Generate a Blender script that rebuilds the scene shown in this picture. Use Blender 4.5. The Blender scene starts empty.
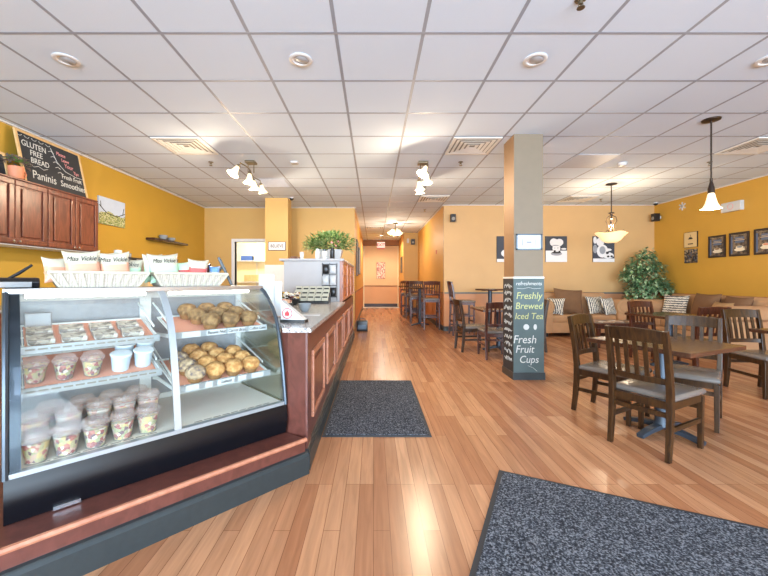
import bpy, bmesh, math, random
from mathutils import Matrix, Vector
random.seed(7)
SC = bpy.context.scene
COL = SC.collection
PI = math.pi
CAMZ = 1.173
CEIL = 2.893

# ------------------------------------------------------------------ camera, world, light, exposure
cam_d = bpy.data.cameras.new('camera'); cam = bpy.data.objects.new('camera', cam_d); COL.objects.link(cam)
cam.location = (0, 0, CAMZ); cam.rotation_euler = (PI/2, 0, 0)
cam_d.sensor_width = 36; cam_d.lens = 365.7/768*36
cam_d.shift_x = 10.5/768; cam_d.shift_y = -8/768
cam_d.clip_start = 0.05; cam_d.clip_end = 100
SC.camera = cam
w = bpy.data.worlds.new('world'); SC.world = w; w.use_nodes = True
w.node_tree.nodes['Background'].inputs[0].default_value = (0.82, 0.9, 1.0, 1)
w.node_tree.nodes['Background'].inputs[1].default_value = 1.2
SC.view_settings.view_transform = 'Standard'; SC.view_settings.look = 'None'
SC.view_settings.gamma = 1; SC.view_settings.use_curve_mapping = False
SC.view_settings.exposure = 0.3

def area(name, loc, rot, sx, sy, power, color):
    d = bpy.data.lights.new(name, 'AREA'); d.shape = 'RECTANGLE'; d.size = sx; d.size_y = sy
    d.energy = power; d.color = color
    o = bpy.data.objects.new(name, d); COL.objects.link(o); o.location = loc; o.rotation_euler = rot
    return o
def point(name, loc, power, color, r=0.04):
    d = bpy.data.lights.new(name, 'POINT'); d.energy = power; d.color = color; d.shadow_soft_size = r
    o = bpy.data.objects.new(name, d); COL.objects.link(o); o.location = loc
    return o
DAY = (0.64, 0.82, 1.0)
WARM = (1.0, 0.80, 0.56)
for i, xx in enumerate((-2.4, 1.2, 4.6)):
    area('window_daylight', (xx, -4.55, 1.45), (PI/2+0.3, 0, 0), 3.2, 2.3, 470, DAY)

# ------------------------------------------------------------------ materials
def lin(v):
    v /= 255.0
    return v/12.92 if v <= 0.04045 else ((v+0.055)/1.055)**2.4
def C(r, g, b): return (lin(r), lin(g), lin(b), 1)
def new_mat(name):
    m = bpy.data.materials.new(name); m.use_nodes = True
    nt = m.node_tree; return m, nt, nt.nodes['Principled BSDF']
def N(nt, t, **kw):
    n = nt.nodes.new(t)
    for k, v in kw.items(): setattr(n, k, v)
    return n
def plain(name, rgb, rough=0.5, metal=0, spec=0.5, var=0.06, scale=12, bump=0.0, emit=0, coat=0):
    m, nt, p = new_mat(name)
    p.inputs['Roughness'].default_value = rough; p.inputs['Metallic'].default_value = metal
    p.inputs['Specular IOR Level'].default_value = spec; p.inputs['Coat Weight'].default_value = coat
    tc = N(nt, 'ShaderNodeTexCoord'); no = N(nt, 'ShaderNodeTexNoise'); no.inputs['Scale'].default_value = scale
    no.inputs['Detail'].default_value = 4
    nt.links.new(tc.outputs['Object'], no.inputs['Vector'])
    mx = N(nt, 'ShaderNodeMix', data_type='RGBA')
    c = C(*rgb)
    mx.inputs[6].default_value = tuple(x*(1-var) for x in c[:3])+(1,)
    mx.inputs[7].default_value = tuple(min(1, x*(1+var)) for x in c[:3])+(1,)
    nt.links.new(no.outputs['Fac'], mx.inputs[0]); nt.links.new(mx.outputs[2], p.inputs['Base Color'])
    if emit:
        p.inputs['Emission Color'].default_value = c; p.inputs['Emission Strength'].default_value = emit
    if bump:
        b = N(nt, 'ShaderNodeBump'); b.inputs['Strength'].default_value = bump; b.inputs['Distance'].default_value = 0.01
        nt.links.new(no.outputs['Fac'], b.inputs['Height']); nt.links.new(b.outputs['Normal'], p.inputs['Normal'])
    return m
def two_tone(name, up, low, z):
    m, nt, p = new_mat(name); p.inputs['Roughness'].default_value = 0.55
    g = N(nt, 'ShaderNodeNewGeometry'); s = N(nt, 'ShaderNodeSeparateXYZ'); nt.links.new(g.outputs['Position'], s.inputs[0])
    gt = N(nt, 'ShaderNodeMath', operation='GREATER_THAN'); gt.inputs[1].default_value = z
    nt.links.new(s.outputs['Z'], gt.inputs[0])
    mx = N(nt, 'ShaderNodeMix', data_type='RGBA'); mx.inputs[6].default_value = C(*low); mx.inputs[7].default_value = C(*up)
    nt.links.new(gt.outputs[0], mx.inputs[0])
    no = N(nt, 'ShaderNodeTexNoise'); no.inputs['Scale'].default_value = 2.5; no.inputs['Detail'].default_value = 5
    nt.links.new(g.outputs['Position'], no.inputs['Vector'])
    hs = N(nt, 'ShaderNodeHueSaturation'); mr = N(nt, 'ShaderNodeMapRange')
    mr.inputs[3].default_value = 0.93; mr.inputs[4].default_value = 1.07
    nt.links.new(no.outputs['Fac'], mr.inputs[0]); nt.links.new(mr.outputs[0], hs.inputs['Value'])
    nt.links.new(mx.outputs[2], hs.inputs['Color']); nt.links.new(hs.outputs[0], p.inputs['Base Color'])
    b = N(nt, 'ShaderNodeBump'); b.inputs['Strength'].default_value = 0.06
    n2 = N(nt, 'ShaderNodeTexNoise'); n2.inputs['Scale'].default_value = 90; nt.links.new(g.outputs['Position'], n2.inputs['Vector'])
    nt.links.new(n2.outputs['Fac'], b.inputs['Height']); nt.links.new(b.outputs['Normal'], p.inputs['Normal'])
    return m
def wood(name, dark, light, rough=0.35, scale=(6, 6, 1.2), coat=0.2):
    m, nt, p = new_mat(name); p.inputs['Roughness'].default_value = rough; p.inputs['Coat Weight'].default_value = coat
    p.inputs['Coat Roughness'].default_value = 0.2
    tc = N(nt, 'ShaderNodeTexCoord'); mp = N(nt, 'ShaderNodeMapping'); mp.inputs['Scale'].default_value = scale
    no = N(nt, 'ShaderNodeTexNoise'); no.inputs['Scale'].default_value = 5; no.inputs['Detail'].default_value = 6; no.inputs['Distortion'].default_value = 1.2
    nt.links.new(tc.outputs['Object'], mp.inputs[0]); nt.links.new(mp.outputs[0], no.inputs['Vector'])
    cr = N(nt, 'ShaderNodeValToRGB'); cr.color_ramp.elements[0].position = 0.3; cr.color_ramp.elements[1].position = 0.72
    cr.color_ramp.elements[0].color = C(*dark); cr.color_ramp.elements[1].color = C(*light)
    nt.links.new(no.outputs['Fac'], cr.inputs[0]); nt.links.new(cr.outputs[0], p.inputs['Base Color'])
    return m
def speckle(name, cols, scale=120, rough=0.5, bump=0.0, spec=0.5):
    m, nt, p = new_mat(name); p.inputs['Roughness'].default_value = rough; p.inputs['Specular IOR Level'].default_value = spec
    tc = N(nt, 'ShaderNodeTexCoord'); v = N(nt, 'ShaderNodeTexNoise'); v.inputs['Scale'].default_value = scale; v.inputs['Detail'].default_value = 3
    nt.links.new(tc.outputs['Object'], v.inputs['Vector'])
    cr = N(nt, 'ShaderNodeValToRGB'); e = cr.color_ramp.elements
    n = len(cols)
    e[0].position = 0.36; e[0].color = C(*cols[0]); e[1].position = 0.64; e[1].color = C(*cols[-1])
    for i in range(1, n-1):
        x = e.new(0.36+0.28*i/(n-1)); x.color = C(*cols[i])
    nt.links.new(v.outputs['Fac'], cr.inputs[0]); nt.links.new(cr.outputs[0], p.inputs['Base Color'])
    if bump:
        b = N(nt, 'ShaderNodeBump'); b.inputs['Strength'].default_value = bump; b.inputs['Distance'].default_value = 0.01
        nt.links.new(v.outputs['Fac'], b.inputs['Height']); nt.links.new(b.outputs['Normal'], p.inputs['Normal'])
    return m
def cells(name, cols, scale, rough=0.4):
    m, nt, p = new_mat(name); p.inputs['Roughness'].default_value = rough
    tc = N(nt, 'ShaderNodeTexCoord'); v = N(nt, 'ShaderNodeTexVoronoi'); v.inputs['Scale'].default_value = scale
    nt.links.new(tc.outputs['Object'], v.inputs['Vector'])
    s = N(nt, 'ShaderNodeSeparateColor'); nt.links.new(v.outputs['Color'], s.inputs[0])
    cr = N(nt, 'ShaderNodeValToRGB'); cr.color_ramp.interpolation = 'CONSTANT'; e = cr.color_ramp.elements
    e[0].position = 0; e[0].color = C(*cols[0]); e[1].position = 1-1/len(cols); e[1].color = C(*cols[-1])
    for i in range(1, len(cols)-1):
        x = e.new(i/len(cols)); x.color = C(*cols[i])
    nt.links.new(s.outputs[0], cr.inputs[0]); nt.links.new(cr.outputs[0], p.inputs['Base Color'])
    return m
def glass(name, tint=(0.97, 0.99, 0.98), refl=0.10):
    m = bpy.data.materials.new(name); m.use_nodes = True; nt = m.node_tree; nt.nodes.clear()
    o = N(nt, 'ShaderNodeOutputMaterial'); t = N(nt, 'ShaderNodeBsdfTransparent'); t.inputs[0].default_value = tint+(1,)
    g = N(nt, 'ShaderNodeBsdfGlossy'); g.inputs['Roughness'].default_value = 0.03
    f = N(nt, 'ShaderNodeLayerWeight'); f.inputs[0].default_value = 0.25
    mu = N(nt, 'ShaderNodeMath', operation='MULTIPLY_ADD'); mu.inputs[1].default_value = 0.16; mu.inputs[2].default_value = refl*0.03
    nt.links.new(f.outputs['Fresnel'], mu.inputs[0])
    mx = N(nt, 'ShaderNodeMixShader'); nt.links.new(mu.outputs[0], mx.inputs[0])
    nt.links.new(t.outputs[0], mx.inputs[1]); nt.links.new(g.outputs[0], mx.inputs[2]); nt.links.new(mx.outputs[0], o.inputs[0])
    return m
def clear_plastic(name, tint, body):
    m = bpy.data.materials.new(name); m.use_nodes = True; nt = m.node_tree; nt.nodes.clear()
    o = N(nt, 'ShaderNodeOutputMaterial'); t = N(nt, 'ShaderNodeBsdfTransparent'); t.inputs[0].default_value = (1, 1, 1, 1)
    p = N(nt, 'ShaderNodeBsdfPrincipled'); p.inputs['Base Color'].default_value = C(*tint); p.inputs['Roughness'].default_value = 0.12
    mx = N(nt, 'ShaderNodeMixShader'); mx.inputs[0].default_value = body
    nt.links.new(t.outputs[0], mx.inputs[1]); nt.links.new(p.outputs[0], mx.inputs[2]); nt.links.new(mx.outputs[0], o.inputs[0])
    return m
def floor_mat():
    m, nt, p = new_mat('floor_boards'); p.inputs['Roughness'].default_value = 0.3; p.inputs['Specular IOR Level'].default_value = 0.3
    g = N(nt, 'ShaderNodeNewGeometry'); s = N(nt, 'ShaderNodeSeparateXYZ'); cb = N(nt, 'ShaderNodeCombineXYZ')
    nt.links.new(g.outputs['Position'], s.inputs[0]); nt.links.new(s.outputs['Y'], cb.inputs[0]); nt.links.new(s.outputs['X'], cb.inputs[1])
    br = N(nt, 'ShaderNodeTexBrick'); br.offset = 0.37; br.offset_frequency = 3
    for k, v in (('Scale', 1), ('Mortar Size', 0.0014), ('Mortar Smooth', 0.1), ('Bias', 0.0), ('Brick Width', 1.05), ('Row Height', 0.078)):
        br.inputs[k].default_value = v
    br.inputs['Color1'].default_value = C(162, 108, 75); br.inputs['Color2'].default_value = C(196, 145, 107); br.inputs['Mortar'].default_value = C(124, 80, 54)
    nt.links.new(cb.outputs[0], br.inputs['Vector'])
    mp = N(nt, 'ShaderNodeMapping'); mp.inputs['Scale'].default_value = (22, 1.6, 1)
    nt.links.new(g.outputs['Position'], mp.inputs[0])
    no = N(nt, 'ShaderNodeTexNoise'); no.inputs['Scale'].default_value = 1.6; no.inputs['Detail'].default_value = 7; no.inputs['Distortion'].default_value = 0.8
    nt.links.new(mp.outputs[0], no.inputs['Vector'])
    mr = N(nt, 'ShaderNodeMapRange'); mr.inputs[1].default_value = 0.3; mr.inputs[2].default_value = 0.7; mr.inputs[3].default_value = 0.82; mr.inputs[4].default_value = 1.12
    nt.links.new(no.outputs['Fac'], mr.inputs[0])
    hs = N(nt, 'ShaderNodeHueSaturation'); nt.links.new(br.outputs['Color'], hs.inputs['Color']); nt.links.new(mr.outputs[0], hs.inputs['Value'])
    nt.links.new(hs.outputs[0], p.inputs['Base Color'])
    b = N(nt, 'ShaderNodeBump'); b.inputs['Strength'].default_value = 0.02; b.inputs['Distance'].default_value = 0.002
    nt.links.new(no.outputs['Fac'], b.inputs['Height']); nt.links.new(b.outputs['Normal'], p.inputs['Normal'])
    r2 = N(nt, 'ShaderNodeMapRange'); r2.inputs[3].default_value = 0.22; r2.inputs[4].default_value = 0.27
    nt.links.new(no.outputs['Fac'], r2.inputs[0]); nt.links.new(r2.outputs[0], p.inputs['Roughness'])
    return m
def stripes(name, a, b, scale=60, axis='Z'):
    m, nt, p = new_mat(name); p.inputs['Roughness'].default_value = 0.9
    tc = N(nt, 'ShaderNodeTexCoord'); wv = N(nt, 'ShaderNodeTexWave'); wv.bands_direction = axis
    wv.inputs['Scale'].default_value = scale; wv.inputs['Distortion'].default_value = 3; wv.inputs['Detail'].default_value = 2; wv.inputs['Detail Scale'].default_value = 6
    nt.links.new(tc.outputs['Object'], wv.inputs['Vector'])
    cr = N(nt, 'ShaderNodeValToRGB'); cr.color_ramp.elements[0].position = 0.42; cr.color_ramp.elements[1].position = 0.52
    cr.color_ramp.elements[0].color = C(*a); cr.color_ramp.elements[1].color = C(*b)
    nt.links.new(wv.outputs['Fac'], cr.inputs[0]); nt.links.new(cr.outputs[0], p.inputs['Base Color'])
    return m

M = {}
M['mustard'] = two_tone('mustard_paint', (188, 147, 50), (188, 147, 50), -1)
M['mustard_r'] = two_tone('mustard_terracotta_paint', (198, 150, 58), (190, 116, 70), 0.874)
M['tan'] = two_tone('tan_paint', (200, 160, 108), (198, 140, 98), 0.874)
M['tan_plain'] = two_tone('tan_plain_paint', (200, 160, 92), (200, 160, 92), -1)
M['hall'] = two_tone('hall_paint', (212, 160, 76), (206, 134, 78), 0.874)
M['hall_end'] = two_tone('hall_end_paint', (236, 204, 154), (222, 174, 128), 0.91)
M['brown_paint'] = plain('brown_paint', (150, 100, 56), 0.6)
M['col_front'] = plain('taupe_paint', (130, 115, 95), 0.6)
M['cream'] = plain('cream_paint', (240, 228, 190), 0.6)
M['white'] = plain('white_paint', (218, 216, 213), 0.45)
M['whitegloss'] = plain('white_plastic', (200, 200, 200), 0.25)
M['ceil'] = plain('ceiling_tile', (211, 224, 239), 0.85, scale=160, var=0.04, bump=0.12)  # white tiles tinted blue: cool daylight put into their colour
M['tbar'] = plain('ceiling_bar', (150, 156, 168), 0.5)
M['cpanel'] = plain('ceiling_panel', (186, 192, 204), 0.5)
M['vent'] = plain('vent_white', (226, 224, 218), 0.4)
M['ventdark'] = plain('vent_dark', (140, 136, 128), 0.7)
M['floor'] = floor_mat()
M['basecol'] = plain('dark_teal_base', (44, 50, 51), 0.42, var=0.25, scale=30)
M['rail'] = plain('rail_teal', (92, 98, 96), 0.5)
M['railbrown'] = plain('rail_brown', (150, 92, 50), 0.5)
M['redwood'] = wood('red_brown_laminate', (86, 46, 38), (110, 62, 52), 0.35, (3, 3, 2))
M['cherry'] = wood('cherry_wood', (88, 44, 32), (134, 74, 54), 0.32, (5, 5, 0.9))
M['orangewood'] = wood('orange_brown_wood', (140, 72, 36), (172, 96, 52), 0.32, (4, 3, 1))
M['moldlight'] = wood('light_mold_wood', (168, 104, 78), (196, 134, 104), 0.3, (3, 3, 3))
M['darkwood'] = wood('dark_chair_wood', (30, 17, 10), (72, 46, 22), 0.3, (9, 9, 1.2), coat=0.05)
M['redchair'] = wood('reddish_chair_wood', (46, 22, 15), (94, 48, 30), 0.3, (9, 9, 1.2), coat=0.05)
M['tabletop'] = wood('table_top_wood', (58, 36, 26), (96, 62, 44), 0.22, (1.2, 6, 4), coat=0.4)
M['paleframe'] = wood('pale_pine', (206, 164, 108), (226, 190, 136), 0.5)
M['vinyl'] = plain('grey_vinyl', (112, 104, 98), 0.24, var=0.12, scale=20)
M['iron'] = plain('blue_grey_iron', (60, 70, 82), 0.4, metal=0.3)
M['black'] = plain('black_plastic', (26, 26, 28), 0.35)
M['blackgloss'] = plain('black_gloss', (12, 13, 18), 0.3, spec=0.3, coat=0.0, var=0.3, scale=40)
M['bronze'] = plain('dark_bronze', (66, 54, 46), 0.35, metal=0.7)
M['nickel'] = plain('brushed_nickel', (120, 108, 88), 0.35, metal=0.8)
M['chrome'] = plain('chrome', (210, 212, 215), 0.18, metal=1)
M['alu'] = plain('aluminium', (176, 184, 188), 0.3, metal=0.5)
M['alud'] = plain('dark_aluminium', (72, 80, 88), 0.3, metal=0.6)
M['granite'] = speckle('grey_granite', [(96, 92, 90), (168, 164, 160), (206, 202, 198)], 70, 0.18)
M['greyslab'] = plain('grey_laminate', (176, 168, 164), 0.35, var=0.08, scale=6)
M['mat'] = speckle('charcoal_carpet', [(36, 38, 43), (68, 71, 78), (126, 129, 136)], 120, 0.95, 0.5, 0.1)
M['matedge'] = plain('rubber_edge', (44, 46, 50), 0.7)
M['chalk'] = plain('slate_chalkboard', (44, 46, 50), 0.7, var=0.3, scale=5)
M['chalkteal'] = plain('teal_chalkboard', (82, 98, 98), 0.6, var=0.28, scale=4)
M['cw'] = plain('chalk_white', (210, 210, 204), 0.9)
M['cy'] = plain('chalk_yellow', (190, 190, 128), 0.9)
M['cp'] = plain('chalk_pink', (226, 150, 150), 0.9)
M['glass'] = glass('clear_glass')
M['endglass'] = glass('end_glass', (0.97, 0.99, 0.97), 0.10)
for n_ in M['endglass'].node_tree.nodes:
    if n_.type == 'MATH': n_.inputs[1].default_value = 0.5; n_.inputs[2].default_value = 0.22
M['pane'] = glass('window_pane', (0.96, 0.98, 1.0), 0.05)
M['shade'] = plain('lit_glass_shade', (255, 232, 196), 0.4, emit=0.8)
M['bowl'] = plain('lit_alabaster', (255, 222, 168), 0.4, emit=0.65)
M['tube'] = plain('lit_tube', (255, 250, 240), 0.4, emit=6)
M['lens'] = plain('lamp_lens', (170, 172, 176), 0.2)
M['deck'] = plain('white_deck', (238, 232, 220), 0.4)
M['wire'] = plain('white_wire', (236, 238, 236), 0.4)
M['liner'] = plain('salmon_liner', (226, 158, 132), 0.8)
M['rearpane'] = plain('grey_rear_pane', (150, 150, 154), 0.25, var=0.2, scale=25)
M['fruit'] = cells('cut_fruit', [(160, 40, 44), (220, 190, 110), (166, 166, 110), (196, 104, 86), (234, 218, 196), (98, 48, 64), (214, 170, 140), (190, 176, 120)], 70)
M['pinkfruit'] = cells('pink_yogurt_fruit', [(228, 170, 150), (238, 206, 190), (206, 96, 84), (232, 190, 130), (240, 222, 206)], 45)
M['cup'] = clear_plastic('clear_cup', (244, 236, 232), 0.10)
M['lid'] = clear_plastic('clear_lid', (252, 222, 212), 0.22)
M['tub'] = plain('blue_white_tub', (196, 214, 226), 0.3, var=0.2, scale=40)
M['tublid'] = plain('white_tub_lid', (226, 234, 238), 0.3)
M['wrap'] = cells('sandwich_fill', [(206, 196, 176), (176, 164, 148), (122, 108, 96), (214, 208, 198)], 40)
M['muffin'] = speckle('golden_crumb', [(170, 116, 64), (198, 144, 86), (216, 170, 112)], 40, 0.85, 0.6)
M['muffind'] = speckle('dark_crumb', [(108, 80, 50), (136, 102, 66), (158, 124, 82)], 40, 0.85, 0.6)
M['muffinb'] = speckle('berry_crumb', [(104, 92, 98), (176, 150, 120), (206, 180, 146)], 32, 0.85, 0.6)
M['paperbrown'] = plain('baking_paper', (150, 108, 68), 0.8)
M['wicker'] = stripes('pale_wicker', (172, 160, 145), (194, 184, 170), 26, 'X')
M['bagcream'] = plain('bag_cream', (196, 190, 168), 0.3, var=0.05, bump=0.2)
M['bagpeach'] = plain('bag_peach', (218, 160, 130), 0.3, var=0.1, bump=0.2)
M['baggreen'] = plain('bag_green', (186, 220, 184), 0.3, var=0.08, bump=0.2)
M['bagred'] = plain('bag_red', (196, 92, 86), 0.3, var=0.1, bump=0.2)
M['bagbrown'] = plain('bag_brown', (96, 62, 46), 0.35, var=0.2)
M['bagblue'] = plain('bag_blue', (110, 150, 200), 0.3, var=0.2)
M['ink'] = plain('dark_ink', (40, 36, 34), 0.6)
M['redink'] = plain('red_ink', (190, 60, 62), 0.6)
M['terracotta'] = plain('terracotta', (216, 136, 100), 0.6)
M['leaf'] = speckle('green_leaf', [(70, 98, 48), (118, 150, 76), (192, 202, 140)], 14, 0.5)
M['leafdark'] = speckle('ficus_leaf', [(56, 88, 52), (108, 146, 98), (184, 200, 160)], 9, 0.45)
M['leafbright'] = plain('bright_leaf', (96, 168, 70), 0.4)
M['leafpurple'] = plain('mottled_leaf', (118, 104, 92), 0.6, var=0.4, scale=40)
M['bark'] = plain('bark', (126, 96, 66), 0.9)
M['suede'] = plain('tan_suede', (184, 141, 101), 0.95, var=0.16, scale=9, bump=0.1)
M['suededark'] = plain('brown_suede', (122, 88, 60), 0.95, var=0.16, scale=9, bump=0.1)
M['suedepale'] = plain('pale_suede', (178, 142, 100), 0.95, var=0.14, scale=9, bump=0.1)
M['ikat'] = stripes('patterned_fabric', (64, 66, 74), (232, 224, 206), 9, 'X')
M['ikat2'] = stripes('patterned_fabric_rows', (84, 82, 84), (232, 224, 208), 7, 'Z')
M['canvasdark'] = plain('print_charcoal', (62, 66, 76), 0.7)
M['canvaswhite'] = plain('print_white', (224, 222, 222), 0.7)
M['canvasgrey'] = plain('print_grey', (150, 152, 158), 0.7, var=0.2)
M['frameblack'] = plain('dark_frame', (44, 30, 26), 0.35)
M['printbrown'] = speckle('brown_print', [(40, 34, 32), (92, 78, 66), (140, 118, 92)], 18, 0.6)
M['printtan'] = plain('tan_print', (214, 184, 132), 0.6)
M['printcup'] = plain('cream_print', (232, 218, 190), 0.6)
M['printblue'] = plain('slate_blue_print', (92, 104, 128), 0.6)
M['mosaic'] = cells('mosaic_print', [(60, 54, 52), (120, 96, 70), (92, 92, 104), (160, 140, 110), (40, 36, 36)], 30)
M['meadow'] = cells('meadow_print', [(112, 132, 64), (160, 166, 98), (76, 92, 56), (190, 188, 140), (206, 204, 176)], 90)
M['skyprint'] = plain('pale_sky_print', (186, 200, 222), 0.6, var=0.12)
M['floral'] = cells('floral_print', [(236, 220, 196), (206, 120, 110), (236, 226, 206), (170, 110, 100), (226, 190, 160)], 22)
M['signred'] = plain('sign_red', (206, 60, 50), 0.5)
M['exitwhite'] = plain('lit_sign_face', (250, 236, 226), 0.4, emit=0.5)
M['ceramic'] = plain('grey_ceramic', (140, 146, 150), 0.25)
M['ceramicw'] = plain('white_ceramic', (226, 226, 222), 0.2)
M['steel'] = plain('brushed_steel', (170, 168, 166), 0.3, metal=0.8)
M['espresso'] = wood('espresso_wood', (40, 20, 16), (70, 36, 28), 0.3)
M['magazine'] = cells('magazine_cover', [(220, 214, 204), (180, 150, 130), (236, 234, 228), (200, 190, 180)], 8)
M['gold'] = plain('gold_foil', (190, 150, 70), 0.3, metal=0.4)
M['sachet'] = cells('sachets', [(40, 36, 34), (226, 220, 206), (190, 150, 60), (120, 60, 60), (240, 236, 228)], 28)
M['bluebox'] = plain('blue_plastic', (70, 104, 170), 0.4)
M['reddot'] = plain('red_switch', (196, 50, 44), 0.4)

# ------------------------------------------------------------------ mesh helpers
class MB:
    def __init__(s): s.v = []; s.f = []
    def add(s, vs, fs, X=None):
        o = len(s.v)
        for v in vs:
            s.v.append(tuple(X @ Vector(v)) if X is not None else tuple(v))
        for f in fs: s.f.append([o+i for i in f])
        return s
    def box(s, x0, x1, y0, y1, z0, z1, X=None):
        vs = [(x, y, z) for z in (z0, z1) for y in (y0, y1) for x in (x0, x1)]
        return s.add(vs, [(0, 2, 3, 1), (4, 5, 7, 6), (0, 1, 5, 4), (2, 6, 7, 3), (0, 4, 6, 2), (1, 3, 7, 5)], X)
    def cbox(s, cx, cy, cz, sx, sy, sz, X=None):
        return s.box(cx-sx/2, cx+sx/2, cy-sy/2, cy+sy/2, cz-sz/2, cz+sz/2, X)
    def bar(s, pts, w, d, wdir=(1, 0, 0), ws=None):
        """rectangular section swept through pts; w along wdir, d along the third direction"""
        pts = [Vector(p) for p in pts]; W = Vector(wdir).normalized(); n = len(pts); vs = []
        for i, p in enumerate(pts):
            t = (pts[min(i+1, n-1)]-pts[max(i-1, 0)]).normalized(); D = t.cross(W).normalized()
            k = ws[i] if ws else 1
            for a, b in ((-1, -1), (1, -1), (1, 1), (-1, 1)): vs.append(p+W*(a*w/2*k)+D*(b*d/2*k))
        fs = [(3, 2, 1, 0), tuple(4*(n-1)+i for i in range(4))]
        for i in range(n-1):
            for j in range(4): fs.append((4*i+j, 4*i+(j+1) % 4, 4*i+4+(j+1) % 4, 4*i+4+j))
        return s.add(vs, fs)
    def tube(s, pts, r, n=8, X=None, closed=False):
        pts = [Vector(p) for p in pts]; m = len(pts); rs = r if isinstance(r, (list, tuple)) else [r]*m; vs = []; up = None
        for i, p in enumerate(pts):
            a = pts[(i-1) % m] if closed else pts[max(i-1, 0)]; b = pts[(i+1) % m] if closed else pts[min(i+1, m-1)]
            t = (b-a).normalized()
            if up is None: up = Vector((0, 0, 1)) if abs(t.z) < 0.9 else Vector((1, 0, 0))
            u = (up-t*up.dot(t)).normalized(); w_ = t.cross(u); up = u
            for k in range(n):
                an = 2*PI*k/n; vs.append(p+(u*math.cos(an)+w_*math.sin(an))*rs[i])
        fs = []
        for i in range(m if closed else m-1):
            i2 = (i+1) % m
            for k in range(n): fs.append((n*i+k, n*i+(k+1) % n, n*i2+(k+1) % n, n*i2+k))
        if not closed: fs += [tuple(reversed(range(n))), tuple(n*(m-1)+k for k in range(n))]
        return s.add(vs, fs, X)
    def lathe(s, prof, n=20, X=None, sx=1, sy=1):
        vs = []; fs = []
        for r, z in prof:
            for k in range(n): vs.append((r*sx*math.cos(2*PI*k/n), r*sy*math.sin(2*PI*k/n), z))
        for i in range(len(prof)-1):
            for k in range(n): fs.append((n*i+k, n*i+(k+1) % n, n*i+n+(k+1) % n, n*i+n+k))
        if prof[0][0] > 1e-6: fs.append(tuple(reversed(range(n))))
        if prof[-1][0] > 1e-6: fs.append(tuple(n*(len(prof)-1)+k for k in range(n)))
        return s.add(vs, fs, X)
    def prism(s, poly, z0, z1, X=None):
        n = len(poly); vs = [(x, y, z0) for x, y in poly]+[(x, y, z1) for x, y in poly]
        fs = [tuple(reversed(range(n))), tuple(range(n, 2*n))]+[(i, (i+1) % n, n+(i+1) % n, n+i) for i in range(n)]
        return s.add(vs, fs, X)
    def xprism(s, poly, x0, x1):
        """poly of (y, z) extruded along x"""
        X = Matrix(((0, 0, 1, 0), (1, 0, 0, 0), (0, 1, 0, 0), (0, 0, 0, 1)))
        return s.prism(poly, x0, x1, X)
    def sheet(s, prof, x0, x1, th):
        """profile of (y,z) given thickness (offset inwards) and extruded along x"""
        n = len(prof); inn = []
        for i in range(n):
            a = Vector(prof[max(i-1, 0)]); b = Vector(prof[min(i+1, n-1)]); t = (b-a).normalized()
            inn.append((prof[i][0]+t.y*th, prof[i][1]-t.x*th))
        return s.xprism(list(prof)+inn[::-1], x0, x1)
    def disc(s, cx, cz, rx, rz, y0, y1, n=20, a0=0, a1=2*PI):
        full = abs(a1-a0-2*PI) < 1e-6
        pts = [(cx+rx*math.cos(a0+(a1-a0)*k/(n if full else n-1)), cz+rz*math.sin(a0+(a1-a0)*k/(n if full else n-1))) for k in range(n)]
        X = Matrix(((1, 0, 0, 0), (0, 0, 1, 0), (0, 1, 0, 0), (0, 0, 0, 1)))
        return s.prism(pts[::-1], min(y0, y1), max(y0, y1), X)
    def pillow(s, w_, h, t, X=None, n=9, pinch=0.5, seam=0.0):
        """soft cushion: w along x, h along z, t along y, centred"""
        vs = []; fs = []
        for side in (-1, 1):
            for j in range(n):
                for i in range(n):
                    u = -1+2*i/(n-1); v = -1+2*j/(n-1)
                    b = max(0, (1-abs(u)**2.6)*(1-abs(v)**2.6))**0.5
                    k = 1-0.07*pinch*((1-u*u)*v*v*1.0); k2 = 1-0.07*pinch*((1-v*v)*u*u)
                    vs.append((u*w_/2*k2, side*(t/2*b+seam), v*h/2*k))
        for side in (0, 1):
            o = side*n*n
            for j in range(n-1):
                for i in range(n-1):
                    q = (o+j*n+i, o+j*n+i+1, o+(j+1)*n+i+1, o+(j+1)*n+i)
                    fs.append(q if side == 0 else q[::-1])
        o = n*n
        edge = [i for i in range(n)]+[j*n+n-1 for j in range(1, n)]+[(n-1)*n+i for i in range(n-2, -1, -1)]+[j*n for j in range(n-2, 0, -1)]
        for a, b in zip(edge, edge[1:]+edge[:1]): fs.append((b, a, o+a, o+b))
        return s.add(vs, fs, X)
    def leaf(s, p, d, l, w_, droop=0.3):
        d = Vector(d).normalized(); side = d.cross(Vector((0, 0, 1)))
        if side.length < 1e-3: side = Vector((1, 0, 0))
        side.normalize(); p = Vector(p); dn = Vector((0, 0, -droop*l)); up = side.cross(d).normalized()*(w_*0.15)
        a = p+d*l*0.45+dn*0.2
        return s.add([p, a+side*w_/2+up, p+d*l+dn, a-side*w_/2+up, a], [(0, 4, 1), (1, 4, 2), (2, 4, 3), (3, 4, 0)])

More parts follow.
